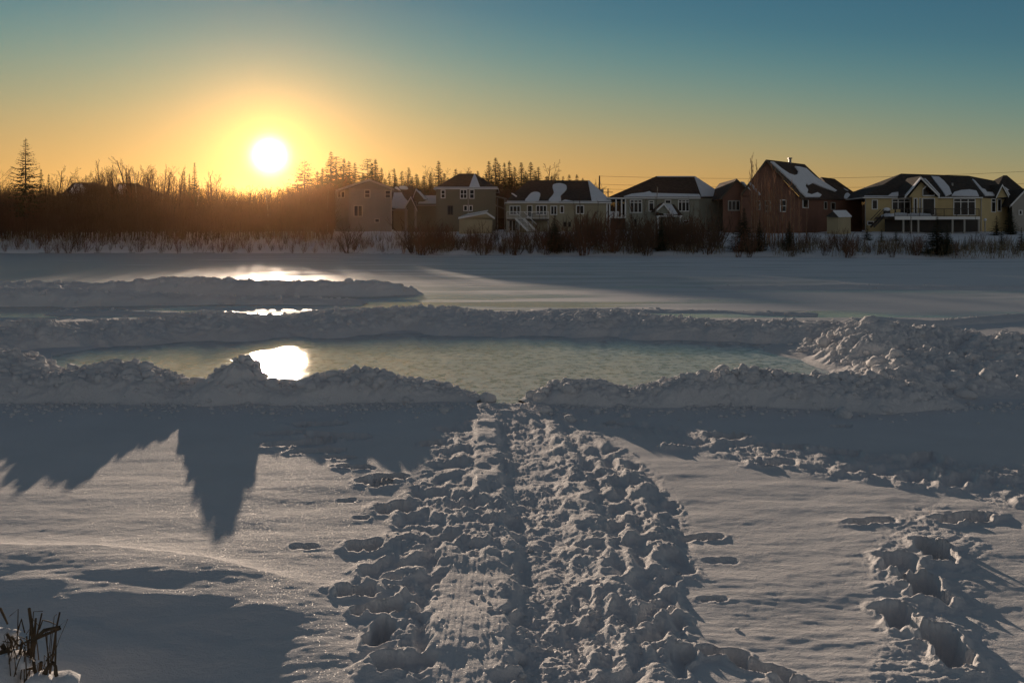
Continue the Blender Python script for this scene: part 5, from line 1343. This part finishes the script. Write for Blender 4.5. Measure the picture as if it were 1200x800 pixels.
# rounded snowy grill and chairs on the deck
gr = empty('grill', (W(1039, 253, 113).x, 113, a.z)); tag(gr, 'snow-capped covered grill at the left end of the tan house deck', 'grill')
c = gr.location; g = Geo(); g.box(c.x - .35, c.x + .35, 112.7, 113.2, c.z + .02, c.z + .85); g.build('cover', M['rail'], gr)
gcap = np.array(CL_V) * np.array([.5, .38, .28]) + np.array([c.x, 112.95, c.z + .98]); np_mesh('snow_cap', gcap, CL_F, M['roof_snow'], gr)
for i, px in enumerate((1100, 1047.5, 1053.5)):
    x_ = W(px, 253, 112.4).x; ch = empty('deck_chair', (x_, 112.4, a.z)); tag(ch, ['pale chair at the right end of the snowy deck part', 'chair just right of the covered grill on the tan house deck', 'chair before the triple window on the tan house deck'][i], 'chair', 'chairs on the tan house deck')
    dz = a.z
    g = Geo(); g.box(x_ - .28, x_ + .28, 112.1, 112.6, dz + .42, dz + .48); g.build('seat', M['siding_tan'], ch)
    g = Geo(); g.box(x_ - .28, x_ + .28, 112.62, 112.67, dz + .45, dz + 1.0); g.build('backrest', M['siding_tan'], ch)
    for lx_ in (-.24, .24):
        for ly_ in (112.14, 112.56): g = Geo(); g.box(x_ + lx_ - .025, x_ + lx_ + .025, ly_ - .025, ly_ + .025, dz + .01, dz + .415); g.build('leg', M['siding_tan'], ch)
# posts with small caps beside the tan house
for px, lb in ((1154.5, 'short white post with a round snow cap at the right corner of the tan house'),):
    c = W(px, 268, 113); pr = empty('garden_post', (c.x, 113, 2.2)); tag(pr, lb, 'post')
    g = Geo(); g.box(c.x - .06, c.x + .06, 112.94, 113.06, 1.6, W(px, 258.5, 113).z); g.build('post', M['trim_dim'], pr)
    cap = np.array(CL_V) * .2 + np.array([c.x, 113, W(px, 257.5, 113).z]); np_mesh('snow_cap', cap, CL_F, M['roof_snow'], pr)

# ---- last house at the right
h = empty('house', (W(1195, 270, 118).x, 118, 2.6)); tag(h, 'pale gabled house with a dark steep roof, cut off at the far right', 'house')
block(h, 'wall', [(1186, 118), (1250, 118), (1250, 130), (1186, 130)], W(1190, 240, 118).z, 'siding_pale')
g = Geo(); a, p, b = W(1186, 240.2, 117.98), W(1204, 222, 117.98), W(1250, 240.2, 117.98); g.prism([a, b, p], (0, 6, 0)); g.build('gable_wall', M['siding_pale'], h)
gable(h, (1183, 242.5), (1202, 222.5), (1240, 246), 117.6, 130, 'shingle', None)
window(h, Wall(1186, 117.95, 1250, 117.95), 1193.5, 1198, 246, 252, 1)
r = hip_roof(h, 1158, 1222, 240, 1176, 1180, 205.5, 126, 14)
block(h, 'wall', [(1183, 126.5), (1220, 126.5), (1220, 138), (1183, 138)], W(1190, 241, 126.5).z, 'siding_pale')
snow_patch(h, r['front'], [(1178, 221), (1186, 227), (1190, 233), (1180, 231)], .12); snow_patch(h, r['front'], [(1179, 232), (1190, 236), (1190, 239), (1179, 238)], .12, False)
# ---- houses glimpsed behind the left woods
for i, (x0, x1, ey, rx0, rx1, ry, lb) in enumerate([(72, 128, 228, 86, 112, 214, 'snowy-roofed house behind the left woods, right of the tall lone spruce'), (126, 176, 229, 138, 160, 215, 'second snowy-roofed house behind the left woods, nearer the middle of them'), (262, 300, 246, 268, 292, 236, 'low roof glimpsed through the woods beneath the sun')]):
    h = empty('house', (W((x0 + x1) / 2, 262, 142).x, 142, 3.0)); tag(h, lb, 'house')
    block(h, 'wall', [(x0 + 3, 142), (x1 - 3, 142), (x1 - 3, 152), (x0 + 3, 152)], W(x0, ey + .5, 142).z, 'siding_olive')
    r = hip_roof(h, x0, x1, ey, rx0, rx1, ry, 142, 10, trim='trim_dim')
    snow_patch(h, r['front'], [(x0 + 8, ey - .8), (rx0 + 2, ry + 2), (rx0 + 10, ry + 2), (rx1 - 8, ey - .8)], .1, False)
    window(h, Wall(x0 + 3, 141.95, x1 - 3, 141.95), x0 + 12, x0 + 18, ey + 4, ey + 13, 1, .5)

# ---- utility poles and wires
def pole(px, pt, Y, lb, xarm=True, trans=False):
    x = (px - 600) / F * Y; z0 = tz(x, Y); zt = CAM_H - (pt - HZ) / F * Y
    r = empty('utility_pole', (x, Y, z0)); tag(r, lb, 'utility pole')
    tb = Tubes(); tb.seg_chain([Vector((x, Y, z0 - .3)), Vector((x, Y, zt))], [.17, .12], 8); tb.build('post', M['wood_pole'], r)
    if xarm: g = Geo(); g.box(x - 1.1, x + 1.1, Y - .2, Y - .12, zt - .9, zt - .75); g.build('crossarm', M['wood_pole'], r)
    if trans:
        tb = Tubes(); tb.seg_chain([Vector((x + .42, Y - .1, zt - 3.6)), Vector((x + .42, Y - .1, zt - 3.5)), Vector((x + .42, Y - .1, zt - 2.4)), Vector((x + .42, Y - .1, zt - 2.3))], [.05, .30, .30, .05], 10); tb.build('transformer', M['steel'], r)
        g = Geo(); g.bar((x + .1, Y, zt - 1.0), (x + .5, Y - .1, zt - 2.2), .05); g.build('bracket', M['steel'], r)
    return Vector((x, Y, zt))
p0 = pole(702.5, 206, 150, 'wooden utility pole with a transformer rising between two houses', False, True)
p1 = pole(712.5, 221, 190, 'distant small utility pole with a crossarm, right of the transformer pole', True)
pR = pole(1330, 188, 145, 'utility pole carrying the wires off to the right')
def wire(a, b, sag, lb, r=.022):
    n = 24; tb = Tubes(); pts = []
    for i in range(n + 1):
        u = i / n; p = a.lerp(b, u); p.z -= sag * 4 * u * (1 - u); pts.append(p)
    tb.seg_chain(pts, [r] * (n + 1), 4); tag(tb.build('power_line', M['rail']), lb, 'power line')
for pa, pb, sg, lb in ((W(703, 206.5, 150), W(1330, 193, 145), 1.2, 'highest thin power line crossing the sky over the right houses'), (W(703, 216, 150), W(1330, 209.5, 145), 1.0, 'middle thin power line passing behind the brown house ridge'), (W(703, 221.5, 150), W(1330, 216, 145), .8, 'lowest thin power line just over the house roofs at the right')):
    wire(pa, pb, sg, lb)

# ================================================================== dead plant in the near corner
M['stalk'] = simple('dead_stalks', (0.085, 0.062, 0.040), 0.8, 0.35, 30.0, 0.2)
def GP(px, py, Y): return W(px, py, Y)
pl_ = empty('dead_plant', (W(38, 800, 3.1).x, 3.1, -.05)); tag(pl_, 'clump of dead broken brown stalks poking out of the snow', 'dead plant')
def blade(pts, w, name='stalk', Y=3.1, dY=None):
    """flat-ish stalk through pixel points, each with its own distance"""
    P_ = [W(px, py, Y + (dY[i] if dY else 0)) for i, (px, py) in enumerate(pts)]
    tb = Tubes(); n = len(P_); w *= 1.45; tb.seg_chain(P_, [w * (1 - .35 * i / (n - 1)) for i in range(n)], 5)
    return tb.build(name, M['stalk'], pl_)
br_ = random.Random(4)
for pts, w, Y in [([(38, 840), (37, 790), (38, 740), (34, 712)], .0055, 3.08), ([(36, 800), (39, 770), (41, 735), (42, 724)], .004, 3.12), ([(36, 780), (43, 745), (49, 718)], .003, 3.14), ([(46, 737), (50, 726), (58, 728), (65, 731)], .0018, 3.1),
                  ([(40, 750), (52, 738), (70, 734)], .0055, 3.02), ([(38, 748), (44, 747), (56, 742), (71, 736)], .0048, 3.10), ([(58, 790), (62, 765), (66, 735), (70, 717)], .0032, 3.05), ([(64, 790), (65, 768), (65.5, 742)], .0028, 3.0),
                  ([(55, 738), (55.5, 760), (56, 774)], .0013, 3.06), ([(60, 738), (58, 760), (57, 772)], .0012, 3.07), ([(0, 712), (5, 722), (9, 731)], .0035, 3.2), ([(20, 741), (25, 725), (29, 741)], .0026, 3.15), ([(13, 745), (22, 756), (38, 748)], .0032, 3.1),
                  ([(8, 760), (20, 772), (34, 780)], .006, 3.1), ([(2, 755), (10, 768), (26, 800), (30, 830)], .006, 3.15), ([(54, 774), (60, 767), (66, 765)], .0022, 3.0), ([(66, 792), (65, 780), (62, 777)], .0045, 2.98), ([(46, 820), (50, 790), (58, 778)], .006, 3.0),
                  ([(30, 830), (27, 800), (22, 770), (26, 752)], .005, 3.1), ([(48, 830), (43, 800), (40, 775)], .004, 3.0), ([(14, 770), (6, 750), (-6, 745)], .004, 3.2), ([(28, 776), (33, 760), (31, 745)], .003, 3.1), ([(17, 752), (24, 748), (30, 756), (36, 752)], .0022, 3.06),
                  ([(12, 800), (18, 785), (26, 762)], .006, 3.12), ([(24, 850), (33, 800), (36, 760)], .009, 3.1), ([(44, 850), (45, 800), (48, 775)], .007, 3.04), ([(0, 762), (14, 778), (34, 792)], .007, 3.12), ([(8, 742), (14, 752), (12, 765)], .004, 3.14), ([(52, 800), (54, 785), (62, 775)], .006, 3.0)]:
    blade(pts, w, Y=Y)
for i in range(34):      # thin bent side stems
    bx, by = br_.uniform(8, 64), br_.uniform(770, 815); hx = br_.gauss(0, 12); hh = br_.uniform(22, 62)
    kx, ky = bx + hx * .6, by - hh; blade([(bx, by), (bx + hx * .25, by - hh * .5), (kx, ky), (kx + br_.uniform(-13, 13), ky + br_.uniform(-7, 12))], br_.uniform(.0008, .0018), Y=br_.uniform(2.98, 3.2))
for c_, r_, Y in (((6, 750), .055, 3.22), ((2, 800), .10, 3.05), ((28, 777), .028, 3.02), ((58, 812), .08, 3.02), ((16, 742), .02, 3.22), ((33, 790), .022, 3.04), ((12, 775), .03, 3.16), ((50, 797), .02, 3.03), ((44, 808), .05, 2.98), ((22, 812), .05, 3.1)):
    c = W(*c_, Y); v = make_clod(np.random.RandomState(int(c_[0]) + 3), r_, (c.x, c.y, c.z)); np_mesh('snow_cap', v, CL_F, M['roof_snow'], pl_)
